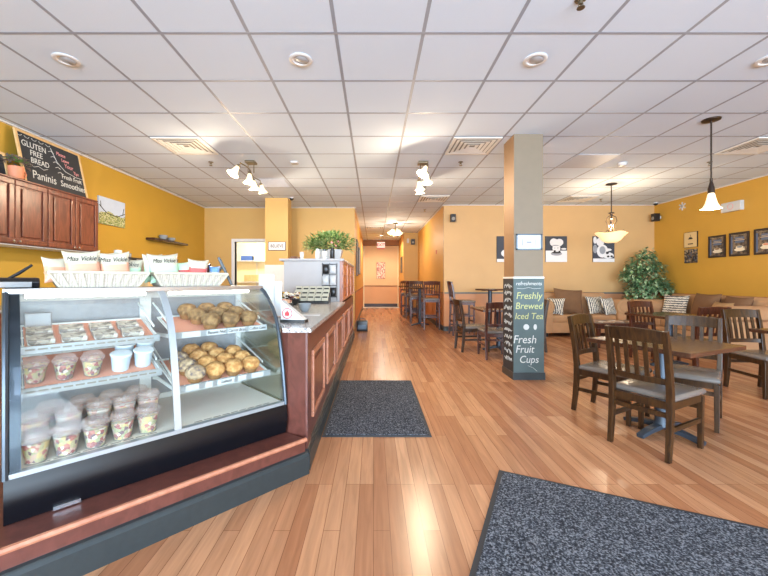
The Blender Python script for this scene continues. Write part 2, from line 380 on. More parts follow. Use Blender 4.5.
def link(o, parent=None):
    COL.objects.link(o)
    if parent is not None: o.parent = parent
    return o
def obj(name, mb, mat, parent=None, bevel=0, smooth=False, loc=None, rotz=0, label=None):
    me = bpy.data.meshes.new(name); me.from_pydata([tuple(v) for v in mb.v], [], mb.f); me.update()
    bm = bmesh.new(); bm.from_mesh(me); bmesh.ops.recalc_face_normals(bm, faces=bm.faces)
    if bevel:
        es = [e for e in bm.edges if len(e.link_faces) == 2 and e.calc_face_angle(0) > 0.6]
        bmesh.ops.bevel(bm, geom=es, offset=bevel, segments=2, affect='EDGES', profile=0.6, clamp_overlap=True)
    bm.to_mesh(me); bm.free()
    if smooth:
        me.shade_smooth() if hasattr(me, 'shade_smooth') else None
        try: me.set_sharp_from_angle(angle=0.7)
        except Exception: pass
    me.materials.append(M[mat] if isinstance(mat, str) else mat)
    o = bpy.data.objects.new(name, me); link(o, parent)
    if loc is not None: o.location = loc
    if rotz: o.rotation_euler = (0, 0, rotz)
    if label: o['label'] = label
    return o
def struct(name, mb, mat, parent=None, **k):
    o = obj(name, mb, mat, parent, **k)
    if parent is None: o['kind'] = 'structure'
    return o
def tag(o, label, cat, group=None):
    o['label'] = label; o['category'] = cat
    if group: o['group'] = group
    return o
def thing(name, label, cat, loc=(0, 0, 0), rotz=0, group=None):
    o = bpy.data.objects.new(name, None); o.empty_display_size = 0.1; link(o)
    o.location = loc; o.rotation_euler = (0, 0, rotz)
    return tag(o, label, cat, group)
def dup(root, loc, rotz, label, group=None):
    r = root.copy(); COL.objects.link(r); r.location = loc; r.rotation_euler = (0, 0, rotz); r['label'] = label
    if group: r['group'] = group
    for ch in root.children:
        c = ch.copy(); COL.objects.link(c); c.parent = r
        for g in ch.children:
            d = g.copy(); COL.objects.link(d); d.parent = c
    return r
def face(x, y, z, a=0):
    """matrix for a flat drawing (x right, y up, z out) on an upright surface that faces -Y turned by a"""
    return Matrix.Translation((x, y, z)) @ Matrix.Rotation(a, 4, 'Z') @ Matrix.Rotation(PI/2, 4, 'X')
def text(name, body, size, X, mat, parent=None, shear=0.0, ext=0.0008, squash=1.0, align='CENTER', spacing=1.0, bold=0.0):
    cu = bpy.data.curves.new('lettering', 'FONT'); cu.body = body; cu.size = size; cu.extrude = ext; cu.shear = shear
    cu.align_x = align; cu.align_y = 'CENTER'; cu.resolution_u = 3; cu.space_character = spacing; cu.offset = bold
    t = bpy.data.objects.new('lettering_curve', cu); COL.objects.link(t)
    bpy.context.view_layer.update()
    me = bpy.data.meshes.new_from_object(t.evaluated_get(bpy.context.evaluated_depsgraph_get()))
    bpy.data.objects.remove(t)
    me.transform(X @ Matrix.Diagonal((squash, 1, 1, 1)))
    me.materials.clear(); me.materials.append(M[mat]); me.name = name
    o = bpy.data.objects.new(name, me); link(o, parent)
    return o

# ------------------------------------------------------------------ room shell
XL, XR, YB, YBL, YF = -4.02, 6.45, 8.40, 8.70, -4.7
HL, HR, HJ, YJ, YE = -0.45, 1.617, 1.10, 13.3, 16.0
T = 0.12
b = MB(); b.box(XL-.9, XR+T, YF-T, YE+T, -0.1, 0); struct('floor', b, 'floor')
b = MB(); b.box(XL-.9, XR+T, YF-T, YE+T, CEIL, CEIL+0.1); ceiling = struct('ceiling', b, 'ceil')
g = MB(); x0 = -0.2626; P = 0.6096
k = 0
for i in range(-7, 12):
    xx = x0+i*P
    if XL < xx < XR:
        ye = YB if xx > HR else (YBL if xx < HL else (YE if xx < HJ else YJ))
        g.box(xx-0.012, xx+0.012, YF, ye, CEIL-0.0012, CEIL+0.001)
for i in range(-12, 23):
    yy = 2.547+i*P
    if YF < yy < YE:
        xa, xb = (XL, XR) if yy < YB else ((HL, HR) if yy < YJ else (HL, HJ))
        if YB <= yy < YBL: xa = XL
        g.box(xa, xb, yy-0.012, yy+0.012, CEIL-0.0014, CEIL+0.001)
obj('ceiling_grid', g, 'tbar', ceiling)
b = MB()
for (xa, xb, ya, yb) in ((XL, XL+0.03, YF, YBL), (XR-0.03, XR, YF, YB), (HR, XR, YB-0.03, YB), (XL, HL, YBL-0.03, YBL), (HL, HL+0.03, YBL, YE), (HR-0.03, HR, YB, YJ)):
    b.box(xa, xb, ya, yb, CEIL-0.012, CEIL+0.001)
obj('wall_angle', b, 'white', ceiling)
b = MB(); b.box(XL-T, XL, YF-T, YBL+T, 0, CEIL); struct('wall_left', b, 'mustard')
b = MB(); b.box(XR, XR+T, YF-T, YB+T, 0, CEIL); struct('wall_right', b, 'mustard_r')
b = MB(); b.box(HR, XR, YB, YB+T, 0, CEIL); struct('wall_back', b, 'tan')
DX0, DX1, DZ = -3.30, -2.55, 2.08
b = MB(); b.box(XL, DX0, YBL, YBL+T, 0, CEIL); b.box(DX1, HL, YBL, YBL+T, 0, CEIL); b.box(DX0, DX1, YBL, YBL+T, DZ, CEIL)
struct('wall_back_service', b, 'tan_plain')
b = MB(); b.box(HL-T, HL, YBL+T, YE, 0, CEIL); struct('wall_hall_left', b, 'hall')
b = MB(); b.box(HR, HR+T, YB+T, YJ, 0, CEIL); struct('wall_hall_right', b, 'hall')
b = MB(); b.box(HJ, HR+T, YJ, YJ+T, 0, CEIL); struct('wall_hall_jog', b, 'tan_plain')
b = MB(); b.box(HJ, HJ+T, YJ+T, YE, 0, CEIL); struct('wall_hall_inner', b, 'hall')
b = MB(); b.box(HL-T, HJ+T, YE, YE+T, 0, CEIL); struct('wall_hall_end', b, 'hall_end')
b = MB(); b.box(HL, HJ, YE-0.25, YE, 2.66, CEIL); struct('trim_1', b, 'brown_paint')
b = MB(); b.box(HL, HJ, YE-0.02, YE, 0.895, 0.93); struct('trim_2', b, 'railbrown')
b = MB(); b.box(HL, HL+0.05, YE-0.03, YE, 0, 2.66); b.box(HJ-0.05, HJ, YE-0.03, YE, 0, 2.66); struct('trim_3', b, 'cream')
b = MB(); b.box(HL, HJ, YE-0.7, YE-0.1, 0, 0.006); struct('trim_4', b, 'white')
b = MB(); b.box(HR+0.01, XR, YB-0.018, YB, 0.86, 0.892); struct('trim_5', b, 'rail')
b = MB(); b.box(HR-0.016, HR, YB, YJ, 0.86, 0.892); struct('trim_6', b, 'railbrown')
b = MB(); b.box(HL, HL+0.016, YBL, YE, 0.86, 0.892); struct('trim_7', b, 'railbrown')
b = MB(); b.box(XR-0.016, XR, 2, YB-0.02, 0.86, 0.892); struct('trim_8', b, 'railbrown')
b = MB(); b.box(HR-0.012, XR, YB-0.015, YB, 0, 0.11); struct('baseboard_back', b, 'basecol')
b = MB(); b.box(HR-0.012, HR, YB, YJ, 0, 0.11); struct('baseboard_hall_right', b, 'basecol')
b = MB(); b.box(HL, HL+0.012, YBL, YE-0.72, 0, 0.11); struct('baseboard_hall_left', b, 'basecol')
b = MB(); b.box(XR-0.015, XR, YF, YB-0.015, 0, 0.11); struct('baseboard_right', b, 'basecol')
b = MB(); b.box(HL+0.05, HJ-0.05, YE-0.014, YE, 0.0, 0.14); struct('baseboard_hall_end', b, 'frameblack')
b = MB(); b.box(HJ, HR-0.016, YJ-0.014, YJ, 0, 0.11); struct('baseboard_hall_jog', b, 'basecol')
# service door opening and the storeroom behind it
b = MB()
for (xa, xb, za, zb) in ((DX0-0.07, DX0, 0, DZ+0.07), (DX1, DX1+0.07, 0, DZ+0.07), (DX0, DX1, DZ, DZ+0.07)):
    b.box(xa, xb, YBL-0.025, YBL+T+0.02, za, zb)
struct('door_1', b, 'white')
b = MB(); b.box(-4.8, -1.2, 11.0, 11.1, 0, CEIL); b.box(-4.8, -4.7, YBL+T, 11.0, 0, CEIL); b.box(-4.7, XL-T, YBL+T-.1, YBL+T, 0, CEIL); b.box(-1.3, -1.2, YBL+T, 11.0, 0, CEIL)
struct('wall_storeroom', b, 'cream')
# shopfront behind the camera
wins = [(-3.8, -1.0), (-0.1, 2.5), (3.2, 6.1)]
b = MB(); xs = [XL]
for a, c in wins: xs += [a, c]
xs.append(XR)
for i in range(0, len(xs), 2): b.box(xs[i], xs[i+1], YF-T, YF, 0, CEIL)
for a, c in wins: b.box(a, c, YF-T, YF, 0, 0.25); b.box(a, c, YF-T, YF, 2.65, CEIL)
struct('wall_front', b, 'tan_plain')
for i, (a, c) in enumerate(wins):
    f = MB()
    for (xa, xb, za, zb) in ((a, a+0.05, 0.25, 2.65), (c-0.05, c, 0.25, 2.65), (a, c, 0.25, 0.30), (a, c, 2.60, 2.65), ((a+c)/2-0.025, (a+c)/2+0.025, 0.3, 2.6)):
        f.box(xa, xb, YF-0.09, YF-0.03, za, zb)
    wo = struct('window_%d' % (i+1), f, 'alud')
    f = MB(); f.box(a+0.05, c-0.05, YF-0.065, YF-0.055, 0.30, 2.60); obj('window_pane', f, 'pane', wo)

# free-standing square column with its chalkboard cladding
CX0, CX1, CY0, CY1 = 1.656, 1.998, 4.31, 4.64
b = MB(); b.box(CX0, CX1, CY0, CY1, 0, CEIL); colm = struct('wall_column', b, 'brown_paint')
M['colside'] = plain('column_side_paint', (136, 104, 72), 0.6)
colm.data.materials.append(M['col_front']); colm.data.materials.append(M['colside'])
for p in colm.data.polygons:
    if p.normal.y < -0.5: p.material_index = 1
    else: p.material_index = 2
e = 0.008
cb = thing('chalkboard', 'teal chalkboard wrapped around the foot of the square column, chalked Freshly Brewed Iced Tea', 'chalkboard', (CX0, CY0, 0))
wx, wy = CX1-CX0, CY1-CY0
b = MB(); b.box(-e, wx+e, -e, 0, 0.085, 1.19); obj('front_panel', b, 'chalkteal', cb)
b = MB(); b.box(-e, 0, 0, wy+e, 0.085, 1.19); b.box(0, wx+e, wy, wy+e, 0.085, 1.19); b.box(wx, wx+e, 0, wy, 0.085, 1.19)
obj('side_panel', b, 'chalk', cb)
b = MB(); b.box(-e-0.003, wx+e+0.003, -e-0.003, 0, 1.19, 1.212); b.box(-e-0.003, 0, 0, wy+e+0.003, 1.19, 1.212); b.box(wx, wx+e+0.003, 0, wy+e+0.003, 1.19, 1.212); b.box(0, wx, wy, wy+e+0.003, 1.19, 1.212)
obj('top_strip', b, 'white', cb, label='white strip along the top edge')
b = MB(); b.box(-e-0.01, wx+e+0.01, -e-0.01, 0, 0, 0.085); b.box(-e-0.01, 0, 0, wy+e+0.01, 0, 0.085); b.box(wx, wx+e+0.01, 0, wy+e+0.01, 0, 0.085); b.box(0, wx, wy, wy+e+0.01, 0, 0.085)
obj('base_board', b, 'basecol', cb)
yy = -e-0.001
for body, z, sz, m in (('refreshments', 1.13, 0.062, 'cw'), ('Freshly', 0.985, 0.115, 'cy'), ('Brewed', 0.865, 0.112, 'cy'), ('Iced Tea', 0.745, 0.105, 'cy'), ('Fresh', 0.47, 0.135, 'cw'), ('Fruit', 0.355, 0.125, 'cw'), ('Cups', 0.235, 0.12, 'cw')):
    dx = {'Fresh': -0.05, 'Fruit': -0.05}.get(body, 0)
    text('lettering', body, sz, face(wx/2+dx, yy, z), m, cb, shear=0.18, squash=.92)
b = MB()
cxm = wx/2
b.disc(cxm-0.03, 0.62, 0.034, 0.034, yy-0.0006, yy, 18); b.disc(cxm+0.075, 0.62, 0.02, 0.034, yy-0.0006, yy, 14)
b.tube([(0.03, yy, 1.075), (0.1, yy, 1.07), (0.17, yy, 1.085), (0.23, yy, 1.07), (0.31, yy, 1.075)], 0.002, 5)
b.tube([(0.16, yy, 0.165), (0.22, yy, 0.14), (0.27, yy, 0.10)], 0.002, 5)
obj('chalk_doodle', b, 'cw', cb)
b = MB(); random.seed(3)
for r_ in range(11):
    z = 1.1-r_*0.088
    pts = []
    for i in range(22): pts.append((-e-0.001, 0.04+0.25*i/21, z+random.uniform(-0.03, 0.03)))
    b.tube(pts, 0.0032, 4)
obj('chalk_scribble', b, 'cw', cb)
# notice on the column
nt_ = thing('framed_notice', 'small grey framed white notice high on the square column above the chalkboard', 'notice', (1.83, CY0, 1.527))
b = MB()
for (xa, xb, za, zb) in ((-0.153, 0.153, 0, 0.016), (-0.153, 0.153, 0.172, 0.188), (-0.153, -0.137, 0, 0.188), (0.137, 0.153, 0, 0.188)): b.box(xa, xb, -0.016, 0, za, zb)
obj('frame', b, 'alud', nt_)
b = MB(); b.box(-0.137, 0.137, -0.008, -0.001, 0.016, 0.172); obj('sheet', b, 'whitegloss', nt_)
b = MB()
for (xa, xb, za, zb) in ((-0.08, -0.07, 0.05, 0.13), (0.075, 0.085, 0.05, 0.13), (-0.08, 0.06, 0.125, 0.13), (-0.08, 0.06, 0.05, 0.054), (-0.03, 0.03, 0.08, 0.1)): b.box(xa, xb, -0.0095, -0.008, za, zb)
obj('print', b, 'canvasgrey', nt_)

# tan pillar behind the counter
PX0, PX1, PY0, PY1 = -2.27, -1.79, 7.66, 7.95
b = MB(); b.box(PX0, PX1, PY0, PY1, 0, CEIL); struct('wall_pillar', b, 'tan_plain')
b = MB(); b.box(PX0-0.008, PX1+0.008, PY0-0.008, PY0, 0, 1.49); b.box(PX1, PX1+0.008, PY0, PY1, 0, 1.49); b.box(PX0-0.008, PX0, PY0, PY1, 0, 1.49)
struct('trim_9', b, 'white')
sg = thing('wall_plaque', 'small white plaque with dark edge lettered BELIEVE on the tan pillar', 'sign', (-2.02, PY0, 1.79))
b = MB(); b.box(-0.185, 0.185, -0.014, 0, 0, 0.185); obj('backing', b, 'frameblack', sg)
b = MB(); b.box(-0.172, 0.172, -0.018, -0.014, 0.013, 0.172); obj('plate', b, 'canvaswhite', sg)
text('lettering', 'BELIEVE', 0.095, face(0, -0.0188, 0.092), 'ink', sg, squash=0.78, spacing=1.08, bold=.0015)

# ------------------------------------------------------------------ ceiling fittings
def vent(cx, cy, label):
    t = thing('ceiling_vent', label, 'vent', (cx, cy, CEIL-0.004), 0, 'ceiling vents')
    h = 0.29; b = MB()
    for (xa, xb, ya, yb) in ((-h, h, -h, -h+0.035), (-h, h, h-0.035, h), (-h, -h+0.035, -h+0.035, h-0.035), (h-0.035, h, -h+0.035, h-0.035)): b.box(xa, xb, ya, yb, -0.012, 0.002)
    obj('frame', b, 'vent', t)
    b = MB(); b.box(-h+0.03, h-0.03, -h+0.03, h-0.03, -0.003, 0.002); obj('backing', b, 'ventdark', t)
    for k_ in range(4):
        r0 = 0.235-k_*0.055; b = MB()
        o_ = [(-r0, -r0), (r0, -r0), (r0, r0), (-r0, r0)]; i_ = [(x*(r0-0.036)/r0, y*(r0-0.036)/r0) for x, y in o_]
        vs = [(x, y, -0.013) for x, y in o_]+[(x, y, -0.006) for x, y in i_]+[(x, y, -0.010) for x, y in o_]+[(x, y, -0.004) for x, y in i_]
        fs = []
        for q in range(4):
            n_ = (q+1) % 4; fs += [(q, n_, 4+n_, 4+q), (8+q, 12+q, 12+n_, 8+n_), (q, 8+q, 8+n_, n_), (4+q, 4+n_, 12+n_, 12+q)]
        b.add(vs, fs); obj('louvre', b, 'vent', t)
    return t
for cx, cy, l in ((-2.396, 4.681, 'white square ceiling vent beside the track light over the counter'), (1.261, 4.681, 'white square ceiling vent just left of the column top'),
                  (1.261, 7.73, 'white square ceiling vent at the mouth of the hallway'), (4.31, 7.73, 'white square ceiling vent near the back wall by the bowl pendant'),
                  (4.92, 4.681, 'white square ceiling vent right of the bell pendant'), (0.042, 11.99, 'white square ceiling vent inside the hallway before its lamp'), (0.65, 14.8, 'white square ceiling vent by the exit sign deep in the hallway')):
    vent(cx, cy, l)
b = MB(); b.box(-0.285, 0.285, -0.285, 0.285, -0.006, 0)
tag(obj('ceiling_panel', b, 'cpanel', loc=(3.09, 5.29, CEIL)), 'smooth bluish grey ceiling panel set among the white tiles right of the column', 'ceiling panel')
gr = MB(); gr.box(-0.28, 0.28, -0.28, 0.28, -0.006, 0)
for i in range(12): gr.box(-0.25, 0.25, -0.25+i*0.043, -0.23+i*0.043, -0.010, -0.006)
tag(obj('return_grille', gr, 'cpanel', loc=(-1.786, 6.51, CEIL)), 'grey slatted return air grille in the ceiling behind the counter track light', 'grille')
for cx, ang, l in ((-2.396, 0.6, 'round recessed ceiling light over the display case, farthest left of the four'), (-0.567, -0.3, 'round recessed ceiling light above the counter corner, second from the left wall'),
              (1.261, -0.4, 'round recessed ceiling light straight in front of the column'), (3.09, -0.9, 'round recessed ceiling light over the dining tables, nearest the right wall')):
    t = thing('recessed_light', l, 'ceiling light', (cx, 2.852, CEIL), ang, 'recessed ceiling lights')
    b = MB(); b.lathe([(0.058, 0.0), (0.086, 0.0), (0.090, -0.006), (0.082, -0.011), (0.063, -0.009), (0.058, -0.002)], 28); obj('trim_ring', b, 'white', t, smooth=True)
    b = MB(); b.lathe([(0.0, -0.004), (0.050, -0.003), (0.054, 0.0)], 24, Matrix.Translation((0.008, 0.0, -0.006)) @ Matrix.Rotation(0.12, 4, 'Y')); obj('lamp_lens', b, 'lens', t, smooth=True)
    b = MB(); b.lathe([(0.064, -0.001), (0.0, -0.001)], 24); obj('can', b, 'ventdark', t)
t = thing('recessed_light', 'small round fill light added in the hallway ceiling just before the exit sign', 'ceiling light', (0.3, 14.1, CEIL), 0)  # added fill lamp that brightens the far end of the hall
b = MB(); b.lathe([(0.058, 0.0), (0.086, 0.0), (0.090, -0.006), (0.082, -0.011), (0.063, -0.009), (0.058, -0.002)], 28); obj('trim_ring', b, 'white', t, smooth=True)
b = MB(); b.lathe([(0.0, -0.006), (0.058, -0.004), (0.058, 0.0)], 24); obj('lamp_lens', b, 'tube', t, smooth=True)
d = bpy.data.lights.new('bulb', 'SPOT'); d.energy = 170; d.color = (1, .9, .74); d.shadow_soft_size = 0.08; d.spot_size = 2.9; d.spot_blend = 0.5; lo = bpy.data.objects.new('bulb', d); link(lo, t); lo.location = (0, 0, -0.03)
for (x, y), l in (((-2.37, 5.33), 'small fire sprinkler head beside the counter track light'), ((1.27, 5.33), 'small fire sprinkler head behind the vent left of the column'),
                  ((4.9, 5.33), 'small fire sprinkler head between the bell pendant and the far vent'), ((1.27, 2.24), 'large fire sprinkler head at the front of the ceiling, nearest the viewer'),
                  ((4.83, 7.77), 'small fire sprinkler head close to the bowl pendant'), ((1.25, 8.93), 'small fire sprinkler head in the hallway entrance')):
    t = thing('sprinkler', l, 'sprinkler', (x, y, CEIL), 0, 'fire sprinklers')
    b = MB(); b.lathe([(0.035, 0), (0.035, -0.004), (0.012, -0.008), (0.010, -0.03), (0.0, -0.03)], 14); obj('escutcheon', b, 'nickel', t)
    b = MB(); b.tube([(-0.012, 0, -0.02), (-0.014, 0, -0.04), (0, 0, -0.052)], 0.003, 5); b.tube([(0.012, 0, -0.02), (0.014, 0, -0.04), (0, 0, -0.052)], 0.003, 5); b.lathe([(0.0, -0.05), (0.024, -0.052), (0.024, -0.055), (0, -0.056)], 10)
    obj('deflector', b, 'nickel', t)
b = MB(); b.lathe([(0, -0.05), (0.05, -0.045), (0.065, -0.02), (0.065, 0)], 18)
tag(obj('motion_detector', b, 'whitegloss', loc=(3.66, 5.38, CEIL), smooth=True), 'white round motion detector on the ceiling before the bowl pendant', 'detector')
b = MB(); b.cbox(0, 0, -0.012, 0.1, 0.1, 0.024)
tag(obj('smoke_detector', b, 'whitegloss', loc=(-1.15, 5.33, CEIL), bevel=0.006), 'small white square detector on the ceiling right of the counter track light', 'detector')

BELL = [(0.018, 0.0), (0.026, -0.012), (0.034, -0.05), (0.045, -0.09), (0.062, -0.12), (0.078, -0.135), (0.074, -0.135), (0.056, -0.118), (0.04, -0.088), (0.028, -0.05), (0.014, -0.012)]
def track(x, y0, y1, label, tilts, zb=2.735):
    t = thing('track_light', label, 'ceiling light', (x, (y0+y1)/2, CEIL), 0, 'four bell track lights')
    L = y1-y0
    b = MB(); b.cbox(0, 0, -0.014, 0.14, 0.14, 0.028); obj('canopy', b, 'nickel', t, bevel=0.004)
    for s_ in (-0.035, 0.035):
        b = MB(); b.tube([(s_, s_*0.6, -0.02), (s_, s_*0.6, zb-CEIL)], 0.006, 8); obj('stem', b, 'nickel', t, smooth=True)
    pts = [(0.035*math.sin(2*PI*q/24*1.0), -L/2+L*q/24, zb-CEIL) for q in range(25)]
    b = MB(); b.tube(pts, 0.008, 8); obj('bar', b, 'nickel', t, smooth=True)
    for q, (fr, tx, ty) in enumerate(tilts):
        yy = -L/2+L*fr; xx = 0.035*math.sin(2*PI*fr)
        X = Matrix.Translation((xx, yy, zb-CEIL-0.01)) @ Matrix.Rotation(ty, 4, 'Y') @ Matrix.Rotation(tx, 4, 'X')
        b = MB(); b.tube([(0, 0, 0.02), (0, 0, -0.03)], 0.007, 8, X); b.lathe([(0.012, -0.02), (0.024, -0.03), (0.024, -0.055), (0.016, -0.06)], 14, X); so = obj('socket', b, 'nickel', t, smooth=True)
        b = MB(); b.lathe([(r, z-0.05) for r, z in BELL], 20, X); obj('shade', b, 'shade', so, smooth=True)
        d = bpy.data.lights.new('bulb', 'POINT'); d.energy = 34; d.color = WARM; d.shadow_soft_size = 0.03
        lo = bpy.data.objects.new('bulb', d); link(lo, t); lo.location = X @ Vector((0, 0, -0.2))
    return t
TL = [(0.0, -0.35, 0.45), (0.33, -0.1, 0.0), (0.72, 0.1, -0.1), (1.0, 0.3, -0.15)]
track(-1.78, 4.88, 5.75, 'four lit glass bell shades on a wavy bar over the counter', TL)
track(0.72, 4.88, 5.8, 'four lit glass bell shades on a wavy bar over the walkway, seen end on', TL)
t = thing('hall_light', 'cluster of lit glass bell shades on the hallway ceiling', 'ceiling light', (0.66, 11.0, CEIL))
b = MB(); b.lathe([(0.0, 0), (0.08, 0), (0.07, -0.03), (0.015, -0.04), (0.012, -0.2), (0, -0.2)], 16); obj('canopy', b, 'nickel', t, smooth=True)
for q in range(4):
    a = q*PI/2+0.4; X = Matrix.Translation((0.1*math.cos(a), 0.1*math.sin(a), -0.2)) @ Matrix.Rotation(a, 4, 'Z') @ Matrix.Rotation(-0.5, 4, 'Y')
    b = MB(); b.lathe([(r*1.25, z*1.15) for r, z in BELL], 16, X); obj('shade', b, 'shade', t, smooth=True)
    b = MB(); b.tube([(0, 0, -0.18), (0.1*math.cos(a), 0.1*math.sin(a), -0.2)], 0.008, 6); obj('arm', b, 'nickel', t)
d = bpy.data.lights.new('bulb', 'POINT'); d.energy = 50; d.color = WARM; d.shadow_soft_size = 0.1; lo = bpy.data.objects.new('bulb', d); link(lo, t); lo.location = (0, 0, -0.5)

t = thing('bell_pendant', 'pendant lamp with lit white bell shade on a long dark rod, near the right wall', 'pendant lamp', (3.62, 3.92, CEIL))
b = MB(); b.lathe([(0, 0), (0.085, 0), (0.08, -0.012), (0.02, -0.022), (0, -0.022)], 24); obj('canopy', b, 'bronze', t, smooth=True)
b = MB(); b.tube([(0, 0, -0.02), (0, 0, -0.68)], 0.008, 8); b.lathe([(0.0, -0.62), (0.014, -0.63), (0.014, -0.66), (0.009, -0.67)], 10); obj('rod', b, 'bronze', t, smooth=True)
b = MB(); b.lathe([(0.012, -0.66), (0.02, -0.70), (0.03, -0.74), (0.032, -0.79), (0.0, -0.79)], 16); b.tube([(0, 0, -0.66), (0.02, 0, -0.69), (0.022, 0, -0.72)], 0.006, 6); obj('socket', b, 'bronze', t, smooth=True)
b = MB(); b.lathe([(r*1.16, -0.785+z*1.28) for r, z in BELL], 24); obj('shade', b, 'shade', t, smooth=True)
d = bpy.data.lights.new('bulb', 'POINT'); d.energy = 22; d.color = WARM; d.shadow_soft_size = 0.04; lo = bpy.data.objects.new('bulb', d); link(lo, t); lo.location = (0, 0, -1.0)
t = thing('bowl_pendant', 'pendant lamp with flared glowing amber bowl hung before the canvases', 'pendant lamp', (4.26, 6.55, CEIL))
b = MB(); b.lathe([(0, 0), (0.09, 0), (0.085, -0.014), (0.02, -0.026), (0, -0.026)], 24); obj('canopy', b, 'bronze', t, smooth=True)
b = MB(); b.tube([(0, 0, -0.02), (0, 0, -0.95)], 0.009, 8); b.lathe([(0.0, -0.50), (0.045, -0.515), (0.05, -0.53), (0.02, -0.545), (0.012, -0.60), (0.03, -0.62), (0.012, -0.64), (0, -0.65)], 12); obj('rod', b, 'bronze', t, smooth=True)
for q in range(4):
    a = q*PI/2+PI/4; ca, sa = math.cos(a), math.sin(a)
    pts = [(ca*r, sa*r, z) for r, z in ((0.01, -0.56), (0.07, -0.60), (0.085, -0.67), (0.04, -0.74), (0.03, -0.80), (0.10, -0.86), (0.19, -0.84), (0.2, -0.88))]
    b = MB(); b.tube(pts, 0.006, 6); obj('scroll_arm', b, 'bronze', t, smooth=True)
b = MB(); vs = []; fs = []
prof = [(r*.86, z) for r, z in [(0.02, -1.055), (0.10, -1.05), (0.17, -1.01), (0.22, -0.95), (0.30, -0.885), (0.295, -0.88), (0.21, -0.935), (0.16, -0.99), (0.10, -1.03), (0.02, -1.035)]]
n = 32
for r, z in prof:
    for k in range(n):
        a = 2*PI*k/n; q = 1+0.10*max(0, (r-0.15)/0.15)*math.cos(4*a); vs.append((r*q*math.cos(a), r*q*math.sin(a), z+0.015*max(0, (r-0.15)/0.15)*math.cos(4*a)))
for i in range(len(prof)-1):
    for k in range(n): fs.append((n*i+k, n*i+(k+1) % n, n*i+n+(k+1) % n, n*i+n+k))
fs.append(tuple(range(n))[::-1]); fs.append(tuple(n*(len(prof)-1)+k for k in range(n)))
b.add(vs, fs); obj('bowl', b, 'bowl', t, smooth=True)
d = bpy.data.lights.new('bulb', 'POINT'); d.energy = 50; d.color = WARM; d.shadow_soft_size = 0.05; lo = bpy.data.objects.new('bulb', d); link(lo, t); lo.location = (0, 0, -0.75)
point('storeroom_lamp', (-2.9, 9.9, 2.5), 95, (1, 0.97, 0.9), 0.15)
t = thing('storeroom_light', 'plain white ceiling lamp in the storeroom behind the service door', 'ceiling light', (-2.7, 9.9, CEIL))
b = MB(); b.lathe([(0, -0.09), (0.1, -0.08), (0.15, -0.03), (0.15, 0)], 18); obj('shade', b, 'whitegloss', t, smooth=True)

# ------------------------------------------------------------------ floor mats
b = MB(); b.box(0.02, 0.80, 0.02, 1.50, 0, 0.012); 
t = thing('floor_mat', 'charcoal speckled floor mat along the foot of the counter', 'mat', (-0.385, 2.73, 0)); obj('pile', b, 'mat', t)
b = MB(); b.box(0, 0.82, 0, 1.52, 0, 0.007); obj('rubber_border', b, 'matedge', t)
ang = math.atan2(-0.53, 1.08)
t = thing('floor_mat', 'charcoal speckled floor mat turned at an angle, nearest the viewer', 'mat', (0.771, 2.246, 0), ang)
b = MB(); b.box(0.025, 1.775, -1.175, -0.025, 0, 0.012); obj('pile', b, 'mat', t)
b = MB(); b.box(0, 1.8, -1.2, 0, 0, 0.007); obj('rubber_border', b, 'matedge', t)

# ------------------------------------------------------------------ counter, plinth and display case
RX, RY, CA = -0.55, 2.30, PI/4
def CP(x, y, z):
    c, s_ = math.cos(CA), math.sin(CA)
    return (RX+x*c-y*s_, RY+x*s_+y*c, z)
# plinth: polygon in the case's own frame
K = (-0.40, 2.223)
def loc2(p):   # world -> case frame
    dx, dy = p[0]-RX, p[1]-RY; c, s_ = math.cos(CA), math.sin(CA)
    return (dx*c+dy*s_, -dx*s_+dy*c)
kx, ky = loc2(K)
pl = thing('display_plinth', 'low red brown plinth with dark skirting under the glass display case', 'plinth', (RX, RY, 0), CA)
b = MB(); b.prism([(kx-0.01, ky+0.012), (-2.3, ky+0.012), (-2.3, 0.72), (-0.02, 0.72), (-0.02, 0.03), (kx-0.03, ky+0.05)], 0, 0.20); obj('body', b, 'redwood', pl)
b = MB(); b.prism([(kx-0.015, ky), (-2.3, ky), (-2.3, ky+0.18), (-0.0, ky+0.18), (0.0, ky+0.18)], 0.20, 0.213); obj('ledge', b, 'redwood', pl)
b = MB(); b.xprism([(ky-0.006, 0.196), (ky-0.010, 0.205), (ky-0.004, 0.215), (ky+0.008, 0.217), (ky+0.008, 0.196)], -2.3, kx-0.008); obj('edge_molding', b, 'moldlight', pl)
b = MB(); b.xprism([(ky-0.014, 0), (ky-0.014, 0.105), (ky-0.004, 0.118), (ky-0.004, 0.126), (ky+0.012, 0.130), (ky+0.012, 0)], -2.3, kx+0.002); obj('skirting', b, 'basecol', pl)

cs = thing('display_case', 'curved glass refrigerated display case with black front, full of muffins and fruit cups', 'display case', (RX, RY, 0), CA)
L = 1.25
PROF = [(0, .393), (.012, .48), (.030, .60), (.05, .707), (.076, .815), (.108, .915), (.15, .985), (.208, 1.046), (.265, 1.092), (.33, 1.122)]
b = MB(); b.xprism([(0.03, .214), (0.004, .216), (-0.002, .24), (-.018, .29), (-.018, .33), (-.006, .372), (0, .393), (.03, .398), (.66, .398), (.66, .214)], -L, 0); obj('base', b, 'blackgloss', cs, smooth=True)
b = MB(); b.cbox(-L+0.19, -0.006, .226, 0.09, 0.012, 0.016); obj('badge', b, 'chrome', cs)
b = MB(); b.box(-L+0.02, -0.02, 0.03, 0.62, .398, .410); obj('deck', b, 'deck', cs)
b = MB(); b.box(-L, 0, -0.004, 0.03, .393, .412); obj('front_sill', b, 'alu', cs)
for k in range(2):
    b = MB()
    for i in range(9):
        xx = -L+0.10+k*0.62+i*0.05; b.box(xx, xx+0.04, 0.045, 0.052, .410, .4112)
    obj('vent_slots', b, 'ventdark', cs)
